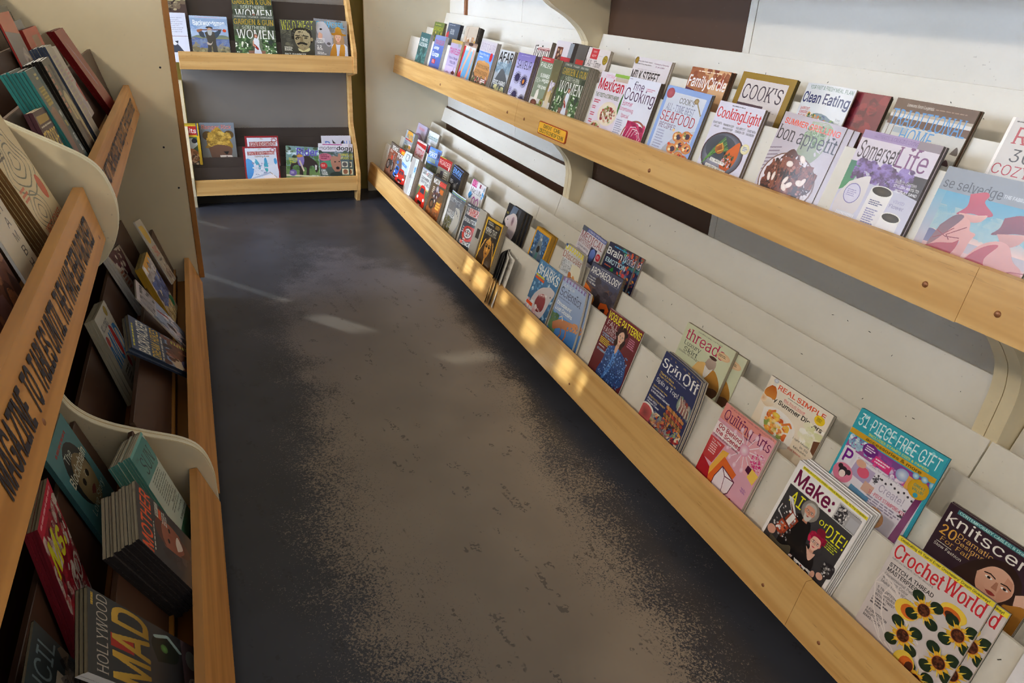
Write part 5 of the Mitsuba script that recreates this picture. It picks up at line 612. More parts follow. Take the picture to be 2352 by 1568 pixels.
mag('magazine with a red block reading 30 and a pictured dish above', 'M', -3.101, .051, -.2, .17, [R(0, 0, 1, 1, 'd4ccd0', 'c8bcc0'), R(.12, .12, .45, .42, '6a3a30'), N(.14, .14, .42, .4, 16, .05, '3a2420 c8a080 8a5a40', 2), R(.45, .3, 1, .75, 'b8323c'), R(.0, .52, 1, .95, 'b82a34'), X('30', .06, .58, .42, .85, 'f0e4e4', 0), X('minute', .48, .56, .95, .68, 'e8c8cc', 0), X('meals', .48, .72, .9, .83, 'e8c8cc', 0), R(.78, .02, 1, .3, '8a9098')], t=.02, n=2, dt=.009, du=.010, short='red block magazine', edge='3a2f2a', spine='c02a34')
mag('dark magazine with a slanted red label, between the red block and the plain white magazine', 'M', -2.954, .05, -.9, .15, [R(0, 0, 1, 1, '5a5652', '3f3a38'), R(.5, .28, .95, .9, 'b8342e'), X('pies', .55, .4, .9, .7, 'e0a098', 1), R(0, 0, .4, 1, '2a2422')], t=.02, n=2, dt=.008, du=.006, short='dark magazine with a red label', edge='3a2f2a', spine='241c1a')
mag('white recipe magazine with a red square and a gold seal', 'M', -2.859, .047, -.9, .235, [R(0, 0, 1, 1, 'dad0cc', 'd2c8c4'), L(.02, .01, .1, .03, 1, '5a5656'), L(.06, .08, .3, .10, 1, 'c0b4b4'), R(.36, .01, .62, .20, 'c03a40'), X('5 INGREDIENT', .42, .05, .56, .08, 'e8b0b0', 1), X('BEST', .42, .12, .56, .16, 'e8b0b0', 1), L(.66, .12, .8, .14, 1, 'c0b4b4'), E(.9, .18, .085, .085, 'b89a34', '8a7424'), L(.86, .15, .94, .21, 3, '5a4a14', 2), X('62 All-Time', .16, .22, .80, .34, '4a3c40', 0), X('Favorite Recipes', .04, .37, .94, .49, '4a3c40', 0), N(.1, .6, .9, 1, 30, .07, 'c8a070 a86a3a', 3)], t=.017, n=2, dt=.007, du=.006, short='white recipe magazine', edge='b4a898')
mag('white magazine with condensed black capitals and a gold seal at its corner', 'M', -2.438, .042, .1, .235, [R(0, 0, 1, 1, 'd8d0d2', 'd4cccc'), E(.06, .06, .055, .06, 'a8842c', '7a6424'), X('Weeknight Pasta Salads', .1, .055, .5, .08, '5a4a54', 1), X('Cooking for Company', .56, .06, .95, .085, '7a4a64', 1), X('Better Grilled Vegetables', .1, .10, .5, .125, '3a3438', 1), X('Plum Cake', .62, .105, .86, .13, '7a4a64', 1), L(.16, .19, .74, .205, 1, 'b4a8ac', 2), X('MILK STREET', .03, .215, .80, .385, '2a2428', 1), N(.1, .5, .9, 1, 30, .07, 'c8b8a0 a8886a', 3)], t=.016, n=2, dt=.006, du=.006, short='condensed black capitals magazine', edge='a89c8c')
mag('magazine with white rounded lettering over a brown and amber dessert', 'M', -2.076, .04, .5, .2, [R(0, 0, 1, 1, '9a5a3c', 'c08a5c'), C([(.3, .0), (1, .02), (1, .8), (.5, .6), (.6, .3)], 'c89a70', 'd0a880'), C([(0, .3), (.3, .35), (.5, .5), (.3, .7), (0, .7)], '5a3044', '44243a'), N(0, 0, 1, .2, 20, .06, '8a4a34 a86a4a 7a3a2c', 4), L(.2, .04, .8, .07, 1, 'e8d0b8', 2), P([(.84, .05), (.95, .25), (.78, .25)], '9a4030'), X('FamilyCircle', .02, .11, .99, .33, 'f0eae6', 1), L(.58, .42, .82, .52, 3, '5a3a28', 3)], t=.022, n=3, dt=.007, du=.008, short='brown and amber dessert magazine', edge='4f3c30', spine='7a4030')
mag('white magazine in a broad mustard frame with large plum capitals', 'M', -1.835, .053, -.1, .227, [R(0, 0, 1, 1, '8f7024', '7d6220'), R(.10, .085, .90, 1, 'cfc6c4', 'c8bebc'), X("COOK'S", .13, .15, .86, .35, '34283c', 0), X('ILLUSTRATED', .28, .33, .66, .37, 'b0a6a8', 0), R(.10, .41, .60, .47, '4a3444'), L(.62, .44, .84, .52, 3, 'b0a4a4', 2), E(.3, .7, .15, .1, 'a88a5a')], t=.014, n=2, dt=.006, du=.005, short='mustard framed magazine', edge='5a5030', spine='7d6220')
mag('white magazine with bold navy lettering and a bowl of salad, its cover lifting off a red stack', 'M', -1.552, .049, .5, .165, [R(0, 0, 1, 1, 'd4d6d8', 'd0d0d0'), X('YOUR FAST & FRESH MEAL PLAN', .1, .02, .97, .07, '7a9084', 1), X('Clean Eating', .02, .10, .98, .27, '2a3060', 1), X('SHORTCUT', .06, .29, .3, .325, 'b83a40', 1), X('DINNERS', .07, .335, .28, .37, 'b83a40', 1), X('THAT SKIP', .06, .38, .3, .415, 'b83a40', 1), X('THE STOVE', .05, .425, .3, .46, 'b83a40', 1), E(.55, .52, .34, .18, '8a9aa4', '70828c'), N(.3, .36, .85, .6, 80, .04, 'd89a50 7a9a44 c86a3a 4a5a7a dcd8c8 3f6030', 5), X('Too', .86, .36, .94, .385, '5a5a5a'), X('Busy?', .85, .4, .95, .43, '5a5a5a')], t=.028, n=1, edge='b0a898', bend=('bow', .012))
mag('deep red backed magazine showing from behind the lifted salad cover', 'M', -1.50, .049, .5, .205, [R(0, 0, 1, 1, '7a1f2c', '3a2a38'), N(.5, 0, 1, .6, 20, .06, '8a2a34 5a1a26', 3)], t=.013, n=3, dt=.004, short='deep red backed magazine', edge='4f4238', spine='7a1f2c')
mag('brown beamed room magazine with tall blue capitals and hanging lamps', 'M', -1.275, .052, -.1, .21, [R(0, 0, 1, 1, '5c4030', '54382a'), X('Lessons from Legends', .16, .04, .5, .085, 'd8d0c8', 0), L(.52, .055, .9, .075, 1, '8a7060', 2), R(0, .13, 1, .16, 'a89c8c'), P([(0, .16), (1, .16), (1, .20), (0, .20)], 'c8c4c0'), P([(0, .20), (1, .20), (1, .28), (0, .28)], '5a3a2c'), R(0, .28, 1, 1, 'bdbab4', 'b4b2ac'), R(.12, .30, .3, .36, '9aa4ac'), *[S([(x, .05), (x, .40)], .008, '5a4030') for x in (.04, .11)], C([(.0, .48), (.04, .39), (.08, .48), (.06, .53), (.01, .53)], '5a3a28', '9a7444'), C([(.9, .46), (.95, .38), (.99, .46)], '4a3a34'), C([(.86, .58), (.9, .52), (.95, .58)], '4a3034'), X('TRADITIONAL', .02, .11, .97, .29, '4a8ac0', 0), X('HOME', .22, .30, .64, .45, '4a8ac0', 0)], t=.014, n=2, dt=.006, du=.012, short='brown beamed room magazine', edge='6a6054', spine='5c4030')
mag('film wrapped white magazine with crimson capitals at the right edge of the upper second row', 'M', -.992, .052, .6, .205, [R(0, 0, 1, 1, 'c8c2be', 'c0bab6'), R(0, 0, .03, 1, 'efe8e2'), L(.06, .03, .2, .05, 1, '5a5454'), X('ROOMS', .10, .08, .95, .24, 'a83040', 0), X('300', .16, .28, .5, .40, '33323a', 0), X('COZY IDEAS', .04, .43, .9, .53, 'a83040', 0), X('for making over', .06, .56, .6, .62, '3a3434', 0, .03), X('each room', .12, .64, .5, .70, '3a3434', 1, .03)], h=.275, t=.014, n=1, edge='b8b0a8')

# ------------------------------------------------------------------ the stand at the end of the aisle
def back(label, row, u, v, rot, w, ops, **k): mag(label, row, u, v, rot, w, ops, **{'edge': '9a948c', 'h': .275, **k})
back('dark green magazine with gold capitals over an animal face, behind the white text page', 'BU1', -.174, .197, 2.9, .197, [R(0, 0, 1, 1, '28301f', '1f281c'), X('QUARTER', .35, .05, .99, .2, 'a8945a', 0), R(0, .24, 1, .29, 'a09a70'), R(0, .29, 1, 1, '4a3a34', '3a2c2c'), N(.3, .3, 1, .5, 20, .07, 'a89a7a 6a5a4a 2c2220', 3)], t=.01)
back('white magazine with a printed paragraph and a dark bird, left end of the upper aisle end row', 'BU0', -.184, .138, .9, .199, [R(0, 0, 1, 1, 'd2d8ec', 'd8def0'), L(.5, .12, .92, .52, 8, '9aa0b8', 3, .3), R(.4, .58, 1, .6, 'a098a8'), C([(.45, .85), (.62, .76), (.7, .80), (.82, .95), (.84, 1), (.4, 1)], '3a4050'), E(.62, .77, .06, .05, 'dfe4f0'), P([(.62, .72), (.72, .7), (.7, .78)], '2a3040')], t=.01)
back('pale blue magazine with a bearded frontiersman carrying a rifle across his shoulders', 'BU0', .034, .129, .1, .208, [R(0, 0, 1, 1, '8aa4c8', 'a4b4cc'), R(0, 0, 1, .06, 'a8bcd8'), L(.15, .03, .85, .05, 1, 'c890a0', 2), X('Backwoodsman', .08, .11, .92, .25, 'ecf0f4', 1), N(0, .25, 1, .55, 30, .1, '90acd0 a8bcd8 7a98c4', 3), C([(0, .55), (.2, .49), (.5, .54), (.8, .48), (1, .52), (1, .6), (0, .6)], '6a7a70', '8a8a64'), R(0, .58, 1, .82, '5a6c98', '64749a'), N(0, .58, 1, .85, 50, .05, '52649a 6a7aa0 7a8aa8 8a8470', 5, 2.5), R(0, .82, 1, 1, '8a8468', '7a7458'), N(0, .78, 1, 1, 40, .05, '9a9270 7a7050 a89a78 5a5a4a', 6), C([(.36, .42), (.5, .38), (.66, .44), (.64, .66), (.66, 1), (.56, 1), (.52, .76), (.47, 1), (.38, 1), (.42, .68)], '4a4640', '3c3a34'), C([(.34, .42), (.2, .36), (.24, .52), (.36, .55)], '3c4450'), C([(.62, .42), (.78, .34), (.80, .40), (.66, .56)], '3a4858'), S([(.2, .36), (.82, .34)], .025, '6a4038'), C([(.16, .36), (.3, .33), (.3, .38), (.18, .42)], '9a6448'), C([(.40, .30), (.44, .27), (.54, .27), (.60, .31), (.50, .33)], '33302e'), E(.5, .35, .06, .055, 'b08a78'), C([(.44, .36), (.56, .36), (.55, .46), (.5, .50), (.45, .46)], 'a8acac'), C([(.40, .66), (.5, .70), (.56, .64), (.5, .74), (.4, .72)], 'b4a8a0'), E(.9, .36, .05, .04, 'c04a30')], t=.013, n=2, short='frontiersman magazine', spine='8aa4c8')
back('green garden magazine with a woman in white, front one of two on the dark brown stand', 'BU0', .276, .147, -.2, .237, garden(), h=.30, t=.013, ys=.85, spine='55603f')
back('green garden magazine propped higher and half hidden behind its twin on the dark brown stand', 'BU1', .281, .198, 1, .233, garden(), h=.30, t=.01, ys=.85, spine='55603f')
back('dark magazine with lime capitals and an old portrait of a man with a moustache', 'BU0', .545, .132, -.7, .211, [R(0, 0, 1, 1, '4a4a40', '2c2a22'), N(.05, .2, .5, .7, 30, .08, '55544a 3a3a32 62604f', 3), X('WILD WEST', .03, .02, .94, .27, 'b8b83a', 0), C([(.3, .5), (.34, .26), (.58, .2), (.84, .26), (.88, .45), (.84, .6)], '1c1812'), C([(.38, .42), (.46, .28), (.68, .26), (.82, .36), (.84, .56), (.76, .74), (.62, .82), (.48, .72), (.40, .58)], 'a89a78', '8a7a58'), E(.88, .5, .04, .05, '94825e'), S([(.42, .42), (.54, .40)], .03, '241f16'), S([(.64, .41), (.78, .43)], .03, '241f16'), E(.49, .46, .05, .02, '2a2418'), E(.71, .47, .05, .02, '2a2418'), P([(.56, .45), (.62, .45), (.64, .58), (.54, .58)], '7a6a4a'), C([(.44, .62), (.58, .58), (.74, .62), (.7, .66), (.58, .63), (.48, .66)], '1c1812'), P([(.46, .74), (.62, .82), (.8, .72), (.82, .82), (.5, .86)], 'c0b888'), C([(.3, .92), (.48, .82), (.66, .88), (.84, .78), (1, .84), (1, 1), (.28, 1)], '3a3628', '28241a'), L(.08, .72, .34, .84, 4, 'd8d4c4', 2), X('PAT GARRETT', .08, .89, .68, .96, 'e6e2d6', 1)], t=.012, bend=('curl', .01), spine='4a4a40')
back('magazine with a smiling woman in a yellow hat and fringed vest beside a white horse', 'BU0', .752, .146, -2.5, .205, [R(0, 0, 1, 1, '8a8a90', '6a6560'), N(.4, 0, 1, .5, 30, .1, '7a7a70 9a948c 6a6a68 a8a098', 3), X('COWGIRL', .06, .06, .92, .22, '5ab0dc', 1), C([(.08, .1), (.3, .08), (.46, .3), (.54, .62), (.42, .74), (.3, .64), (.14, .46), (.06, .3)], 'c4c2c8', 'a8a4ac'), E(.2, .28, .04, .025, '2a2628'), E(.42, .66, .06, .04, '5a5458'), C([(.14, .36), (.24, .42), (.2, .56), (.1, .5)], 'd8a890'), P([(.5, .70), (.64, .58), (.8, .56), (.98, .70), (1, 1), (.48, 1)], 'cfd4e2', 'bcc4d8'), C([(.52, .72), (.62, .62), (.64, 1), (.44, 1)], 'c0862c', 'a87020'), C([(.78, .62), (.9, .70), (.88, 1), (.72, 1)], 'c8902e', 'a87020'), C([(.58, .42), (.7, .36), (.86, .42), (.9, .62), (.82, .66), (.62, .66), (.56, .6)], 'a8845c'), face(.71, .47, .22, 'dcae94', 'b08c60', 'b0404a', 0, 'c8947a'), C([(.50, .36), (.62, .34), (.64, .22), (.72, .18), (.80, .23), (.84, .35), (.96, .38), (.9, .42), (.7, .40), (.54, .42)], 'c8922c', 'a8701c'), X('SUMMER', .05, .52, .3, .56, 'eceae6', 1), X('FASHION', .05, .57, .3, .61, 'eceae6', 1), X('FRENZY', .05, .62, .28, .66, 'eceae6', 1), X('12', .06, .72, .2, .79, 'eceae6', 1), L(.06, .80, .3, .86, 2, 'e0dcd8', 2), L(.06, .9, .34, .98, 2, 'e0dcd8', 3)], t=.018, spine='b0b4bc')
back('yellow bordered children magazine with a red block and a fox, mostly hidden at the left of the low rows', 'BL1', -.195, .21, 0, .205, [R(0, 0, 1, 1, 'd8b42a'), R(.05, .0, .95, .05, 'a89028'), R(.05, .07, .93, .28, 'b02a26'), X('Rabbits', .3, .12, .92, .24, 'e8d4d0', 1), R(.93, .0, .96, .3, '3a4468'), R(.06, .33, .92, 1, '4a6a4a', '3a3430'), C([(.5, .4), (.8, .36), (.92, .5), (.8, .6), (.6, .7)], 'c8d4dc'), E(.84, .42, .08, .06, '1c2030'), C([(.4, .6), (.8, .62), (.92, .8), (.8, .95), (.5, .9)], 'b4703c', 'c8a890'), N(.1, .7, .9, 1, 30, .06, '8a5a34 5a3a24 d8c4b0', 4)], t=.01, spine='d8b42a', h=.255)
back('magazine with a golden maned lion face, on the third low row', 'BL2', .015, .146, 0, .207, [R(0, 0, 1, 1, '7a8490', '6a6a64'), X('Ranger Rick', .06, .06, .92, .20, 'd8a8a0', 1), X('Ranger Rick', .07, .055, .91, .19, 'b0504a', 0), E(.2, .34, .14, .12, '5a4424'), E(.82, .32, .14, .11, '5a4424'), C([(.15, .6), (.3, .3), (.5, .12), (.68, .28), (.86, .5), (.88, .68), (.5, .7), (.12, .66)], 'b89034', '8a6a28'), N(.2, .2, .85, .64, 70, .06, 'c8a040 a07c2c d8b458 7a5a20', 5, 2, ell=1), C([(.2, .66), (.5, .58), (.85, .66), (.82, .9), (.6, 1), (.3, .96)], '6a4a38', '5a4034'), P([(.62, .76), (.78, .76), (.72, .84), (.68, .84)], '1c1616'), C([(.5, .86), (.7, .86), (.86, .88), (.8, .98), (.55, 1)], 'cfc0b4', 'b0a094'), S([(.56, .96), (.66, .94), (.7, .88)], .012, '2a2020'), S([(.84, .96), (.74, .94), (.7, .88)], .012, '2a2020')], t=.01, h=.235)
def skate():
    return [R(0, 0, 1, 1, '8f1f28', '7f1a24'), R(.06, .045, .96, 1, 'dce0ea', 'd0d8e8'), L(.44, .055, .56, .1, 3, 'b89a8a', 1), *[P([(.86+.12*math.cos(a), .12+.10*math.sin(a)), (.86+.05*math.cos(a+.3), .12+.04*math.sin(a+.3)), (.86+.05*math.cos(a-.3), .12+.04*math.sin(a-.3))], 'a83a34') for a in np.linspace(0, 6.28, 12)], P([(.12, .15), (.9, .14), (.9, .25), (.12, .26)], '9a3030'), X('SKATE EVERYTHING', .14, .16, .89, .245, 'e6d8d4', 1), X('Coloring Book', .32, .27, .74, .34, '8a5a20', 1, .02), C([(.05, .4), (.12, .36), (.24, .46), (.26, .7), (.18, .92), (.05, .98)], '5aa0d8', '3a80c4'), C([(.3, .46), (.34, .38), (.42, .5), (.46, .68), (.38, .66)], '58b0cc', '3a90a8'), C([(.58, .4), (.62, .34), (.66, .42), (.68, .7), (.6, .78), (.56, .6)], '4a98cc', '40a8a0'), C([(.86, .4), (.92, .36), (.95, .5), (.88, .56)], '4a98cc'), N(.24, .4, .9, .9, 50, .035, 'eceef4 d8dce8 a8b0c8 8a94b4 c8cee0', 5), C([(.66, .64), (.8, .56), (.95, .6), (.95, .95), (.7, .95)], 'dfe2ec', 'ccd2e2'), S([(.12, 1), (.5, .88), (.72, .80)], .05, 'a8b4cc'), S([(.72, .8), (.9, .96)], .02, 'a89070'), P([(.5, .9), (.8, .86), (.9, 1), (.55, 1)], 'e4dce0')]
back('red framed skateboard book, higher one propped behind its twin', 'BL1', .277, .129, 0, .208, skate(), t=.01, spine='8f1f28', h=.25)
back('red framed skateboard book with blue boards on white, front one of the pair', 'BL0', .255, .122, .3, .213, skate(), t=.022, n=4, dt=.0055, du=.008, short='red framed skateboard book', spine='8f1f28', edge='7f1f26', h=.245)
back('magazine with a dark horse grazing and violet script lettering', 'BL0', .525, .128, -4.6, .215, [R(0, 0, 1, 1, '7a9a9c', '4a7040'), N(0, 0, 1, .35, 50, .06, 'a8c8d0 4a5c44 cfe0e4 6a8a70 2c3a2c', 3), R(0, .62, 1, 1, '5a8040', '6a7c50'), N(0, .3, 1, .7, 30, .08, '4a6a3c 5a7a48 3a5630', 4), X('Rider', .32, .04, .96, .28, '5a4ab0', 1, .02), L(.04, .2, .3, .26, 1, 'd8ecf0', 2), X('SHOW', .08, .36, .36, .45, 'cfc03a', 1), X('TIME', .10, .47, .36, .57, 'cfc03a', 1), C([(.36, .34), (.62, .28), (.84, .4), (.96, .56), (.94, .74), (.88, .76), (.82, .58), (.7, .62), (.68, .9), (.6, .9), (.6, .66), (.5, .66), (.5, .95), (.4, .95), (.38, .6), (.2, .62), (.18, .82), (.12, .82), (.14, .56), (.3, .5)], '2f2426', '241a1c'), P([(.86, .54), (.92, .56), (.9, .70), (.87, .70)], 'd8d4d4'), C([(.32, .3), (.5, .28), (.54, .44), (.48, .60), (.36, .56)], '8a7ab0', '6a5a9a'), C([(.3, .28), (.42, .24), (.5, .3), (.36, .34)], 'c08a40'), S([(.4, .44), (.52, .74)], .05, 'c8b8a0'), R(.0, .88, 1, .93, 'c8c4a0'), E(.2, .82, .11, .1, '5a4a80', '6a5a98'), L(.13, .78, .27, .86, 2, 'd0c4e4', 2), X('PHOTO', .76, .86, .96, .90, 'dcdcd4', 1)], t=.012, h=.25)
back('white magazine with blue capitals around a dark dog head, half hidden behind the pink terrier magazine', 'BL1', .762, .126, 0, .196, [R(0, 0, 1, 1, 'd8d4e0', 'ccc8d4'), X('D', .12, .14, .3, .34, '6a80c4', 1), X('G', .64, .14, .8, .34, '6a80c4', 1), X("L'", .84, .14, .98, .34, '6a80c4', 1), C([(.36, .1), (.48, .2), (.62, .22), (.74, .12), (.72, .3), (.6, .44), (.44, .4)], '2a2226'), E(.62, .3, .06, .06, 'd8c8cc'), R(.05, .4, .7, .43, 'b04a84')], t=.01, h=.25)
back('white topped magazine with a pink faced terrier and yellow words, front right of the low rows', 'BL0', .733, .139, -1.8, .2, [R(0, 0, 1, 1, 'e0dce6'), R(.14, .02, .78, .05, 'b85a98'), X('modern', .04, .08, .58, .20, '55525c'), X('dog', .60, .08, .98, .24, '201e24', 1), R(0, .25, 1, 1, '5a6a74', '3a4a3c'), N(0, .25, 1, .5, 40, .07, '6a7a84 4a5a50 8a98a4 3a4a40', 3), E(.2, .42, .22, .12, 'c06a80'), L(.06, .34, .34, .5, 3, '7a2a48', 2), X('CANNES', .66, .3, .98, .38, 'cfc22c', 1), X('DOGS', .7, .4, .98, .48, 'cfc22c', 1), E(.34, .62, .3, .1, '4a8a70'), C([(.38, .42), (.5, .38), (.66, .44), (.72, .62), (.7, .8), (.56, .88), (.44, .78), (.38, .6)], 'b4826e', '9a6a58'), C([(.64, .3), (.72, .36), (.7, .48), (.62, .44)], 'b07a68'), E(.52, .56, .03, .02, '2a1c1c'), E(.66, .55, .025, .018, '2a1c1c'), E(.6, .75, .06, .045, '1c1416'), C([(.36, .9), (.58, .86), (.72, .92), (.7, 1), (.34, 1)], '24302c'), E(.14, .68, .12, .1, 'b83034'), L(.06, .64, .22, .72, 2, 'e8b8b8', 2), X('FIND', .05, .80, .2, .85, 'eceaea', 1), X('YOUR', .05, .86, .24, .91, 'eceaea', 1), X('TRIBE', .05, .92, .26, .97, 'eceaea', 1), R(.74, .55, .94, .72, 'd8d4c0'), E(.84, .635, .08, .07, '5a5654'), R(.74, .77, .96, .95, 'd8d0b0'), E(.85, .86, .08, .075, '8a5a40')], t=.018, n=2, dt=.006, du=.028, show=1, short='pink terrier magazine', h=.255)

# ------------------------------------------------------------------ the stand on the left: lower shelf, near part
SK = lambda a, b, k=1.0: (list(a), list(b))
mag('pale literary magazine with a teal corner and columns of small print, top copy of a neat stack', 'LL0', 1.412, .075, -13, .156, [R(0, 0, 1, 1, 'b4bcb0', 'a8b4a8'), P([(0, 0), (.92, .02), (1, .10), (1, .26), (.9, .32), (0, .30)], '3f7a74', '48807a'), R(0, 0, 1, .03, '6aa49c'), X('THE', .1, .07, .26, .1, '1e3a3c'), X('SUN', .25, .10, .86, .27, '1e3a3c', 0, .02), L(.24, .33, .97, .62, 10, '5a665c', 4, .4), X('Readers Write', .5, .62, .92, .65, '2c3430', 1), L(.3, .66, .95, .72, 2, '5a665c', 5, .4), X('Poetry Sampler', .5, .73, .9, .76, '2c3430', 1), X('A Road Home', .4, .79, .96, .82, '2c3430', 1), R(0, .84, 1, 1, '2f5c46', '28503e')], t=.042, n=9, dt=.0048, du=-.0015, short='pale literary magazine', spine='4f8a80', edge='b8ae98', quad=([.152, -.035], [-.006, -.272]))
mag('dark magazine with big orange lettering and a laughing bearded man, front of a thick stack', 'LL0', 1.16, .055, 11, .15, [R(0, 0, 1, 1, '3f3c3c', '2c2828'), X('MOTHER', .02, .05, .98, .22, 'd8542a', 1), L(.1, .24, .6, .26, 1, 'd8d4cc', 2), N(.2, .3, .9, .9, 30, .08, '453c3a 382f2e', 3), C([(.34, .42), (.5, .30), (.72, .34), (.82, .50), (.78, .68), (.6, .78), (.42, .68)], '9a5c44', '7a4232'), C([(.34, .44), (.48, .28), (.72, .30), (.84, .48), (.72, .38), (.5, .38)], '5a3428'), E(.5, .48, .04, .018, '241614'), E(.7, .50, .04, .018, '241614'), P([(.58, .48), (.63, .48), (.66, .58), (.57, .58)], '8a4c38'), C([(.46, .62), (.6, .60), (.74, .64), (.6, .72)], 'd8c8bc'), C([(.42, .66), (.56, .74), (.76, .68), (.66, .84), (.5, .80)], '4a2c24'), R(.74, .28, .98, .33, 'd4d0c8'), X('TRUMPTED', .75, .285, .97, .325, '1c1a1c', 1), R(.74, .335, .92, .38, 'c8502a'), L(.72, .39, .97, .48, 3, 'c8c4bc', 3)], t=.062, n=10, dt=.0062, du=-.002, short='dark magazine with orange lettering', spine='2a2626', edge='a89c84', quad=([.144, .03], [.085, -.27]))
mag('dark humour magazine with golden capitals and a green eyed bird', 'LL0', .845, .105, 8, .15, [R(0, 0, 1, 1, '34383a', '2a2a2e'), X('HOLLYWOOD', .05, .06, .98, .14, 'a8a098', 0, .02), P([(.42, .16), (.58, .16), (.58, .34), (.42, .34)], '9a2a24'), X('MAD', .05, .17, .98, .48, 'c8a040', 1, c2='8a6a24'), L(.8, .02, .96, .05, 1, 'b8983a', 2), C([(.5, .55), (.74, .5), (.9, .58), (.84, .75), (.6, .74)], '1c2420'), E(.72, .62, .06, .035, '5a8a4a', '3a5a34'), S([(.84, .54), (.92, .66), (.78, .78)], .04, '8aa0a0'), R(.0, .80, 1, 1, '6d5a60', '57585a'), E(.35, .9, .14, .06, 'a8a098'), E(.75, .9, .14, .06, '8a9490'), L(.25, .88, .45, .93, 2, '4a444a', 1)], t=.03, n=3, dt=.006, short='dark humour magazine', edge='8d8066', quad=([.142, .03], [.175, -.39]))
mag('dark slate magazine with thin capitals, a cream label and a small photograph', 'LL1', .80, .03, 4, .18, [R(0, 0, 1, 1, '3a4244', '2c3234'), X('PENCIL', .08, .05, .95, .22, '76868a', 0), R(.35, .26, .75, .62, 'c8bca8'), X('ISRAEL', .42, .48, .72, .56, '3a3634', 0), N(.7, .26, 1, .7, 30, .06, '4a4a48 6a5a4a 2c2a2c 8a8078', 3), R(0, .68, 1, 1, '555c52')], t=.04, n=1, edge='7a705c')
mag('teal magazine with white slanted words over a drawn face, by the lower divider', 'LL1', 1.39, .075, -2, .19, [R(0, 0, 1, 1, '4a7a7c', '3f6a6c'), L(.2, .08, .8, .13, 1, '8a3a3a', 2), E(.52, .4, .34, .28, '1e2222'), E(.56, .48, .28, .24, 'a08a64', '7a6848'), X('The', .35, .17, .6, .25, 'c8ccc4', 0, .04), X('Blockchain', .15, .29, .95, .39, 'd0ccbc', 1, .04), X('a', .58, .42, .64, .47, 'd0ccbc', 0), X('Love Story', .2, .62, .9, .71, 'b8c0b0', 0, .04), E(.46, .46, .05, .03, '2a221c'), E(.66, .46, .05, .03, '2a221c'), C([(.46, .58), (.56, .56), (.66, .58), (.56, .62)], '7a3a34')], t=.014, n=2, dt=.005, short='teal magazine with a drawn face', edge='9a907a', spine='3f6a6c')
mag('red and white patterned magazine with yellow lettering, slumped low by the near end', 'LL1', 1.17, .07, 5, .17, [R(0, 0, 1, 1, '8a1e2a', '6d1c26'), R(0, 0, 1, .10, 'b02438'), L(.1, .03, .95, .07, 1, 'd88a94', 2), N(0, .12, 1, 1, 170, .05, '9a2430 b8a8a0 701824 c8bcb4 8a2a34 4a1a20', 4, 1.6), X('Ms.', .1, .15, .8, .40, 'c8c02c', 1, .05), X('GO', .5, .5, .95, .68, 'd0c4bc', 0, .03)], t=.03, n=4, dt=.006, short='red and white patterned magazine', edge='94866c', spine='7a1a26', quad=([.143, .008], [-.15, -.22]))
# lower shelf, far part
mag('white comic magazine with blue capitals and a red figure, front of a spread stack', 'LL1', 2.085, .062, -6, .192, [R(0, 0, 1, 1, 'bcb8ac', '9a948a'), E(.76, .08, .1, .06, '8a7420'), X('NO. 1 COMIC', .1, .12, .6, .2, '3a4048', 1), X('MUD', .06, .24, .95, .62, '2f6a9c', 1), C([(.5, .2), (.62, .24), (.7, .5), (.6, .6), (.5, .4)], '9a2a2c'), E(.12, .3, .08, .06, 'a83a30'), E(.72, .7, .08, .07, '8a2a28'), L(.2, .68, .6, .9, 5, '5a5448', 3)], t=.035, n=3, dt=.009, du=-.004, short='white comic magazine', edge='8d846e', spine='b0a890', quad=([.19, -.02], [-.065, -.25]))
mag('dark blue outdoor magazine with white and yellow capitals above a canyon, lying aslant across the tray', 'LL0', 1.837, .127, 16, .14, [R(0, 0, 1, 1, '34445c', '2a3444'), L(.1, .02, .8, .05, 1, 'b8b03a', 2), X('BACKPACKER', .03, .07, .97, .20, 'cfccc4', 1), X('DREAM HIKES', .03, .22, .97, .33, 'c09a2c', 1), L(.04, .35, .96, .39, 1, 'a8a49c', 1), R(0, .41, 1, .62, '6a7c98', '8a8c98'), C([(0, .52), (.2, .46), (.4, .5), (.6, .55), (.4, .66), (0, .64)], 'b0a08c'), C([(.3, .6), (.6, .46), (1, .5), (1, 1), (.2, 1)], '5a3a30', '3a2620'), C([(.0, .66), (.3, .62), (.45, .74), (.3, .84), (0, .8)], '4a4660', '3a3850'), N(0, .4, 1, 1, 60, .06, '6a4030 4a2c26 8a5a44 33261f', 4), R(.8, .84, .97, .92, 'b8b4b0'), L(.82, .50, .96, .76, 6, 'a8a44a', 3)], t=.05, n=2, dt=.008, du=-.012, short='dark blue outdoor magazine', edge='6a6252', spine='34445c', quad=([.131, .038], [.62, -.47]))
mag('white snowy magazine with black capitals, slumped forward in the far tray', 'LL0', 2.204, .117, 10, .12, [R(0, 0, 1, 1, 'b8aeb0', '9a98a4'), X('WINTER', .04, .06, .97, .34, '26241f', 1), R(0, .36, 1, 1, '8a94a8', '6a7080'), N(0, .35, 1, 1, 50, .08, 'c8c4cc 8a94ac a8a8b4 5a6478', 3), S([(.55, .4), (.75, .6)], .06, '8a2a30'), C([(.3, .62), (.42, .58), (.5, .72), (.36, .78)], '26242e'), N(.1, .75, .6, .95, 10, .05, 'c8b8bc', 5)], t=.04, n=1, edge='8d8474', quad=([.11, .02], [.29, -.34]))
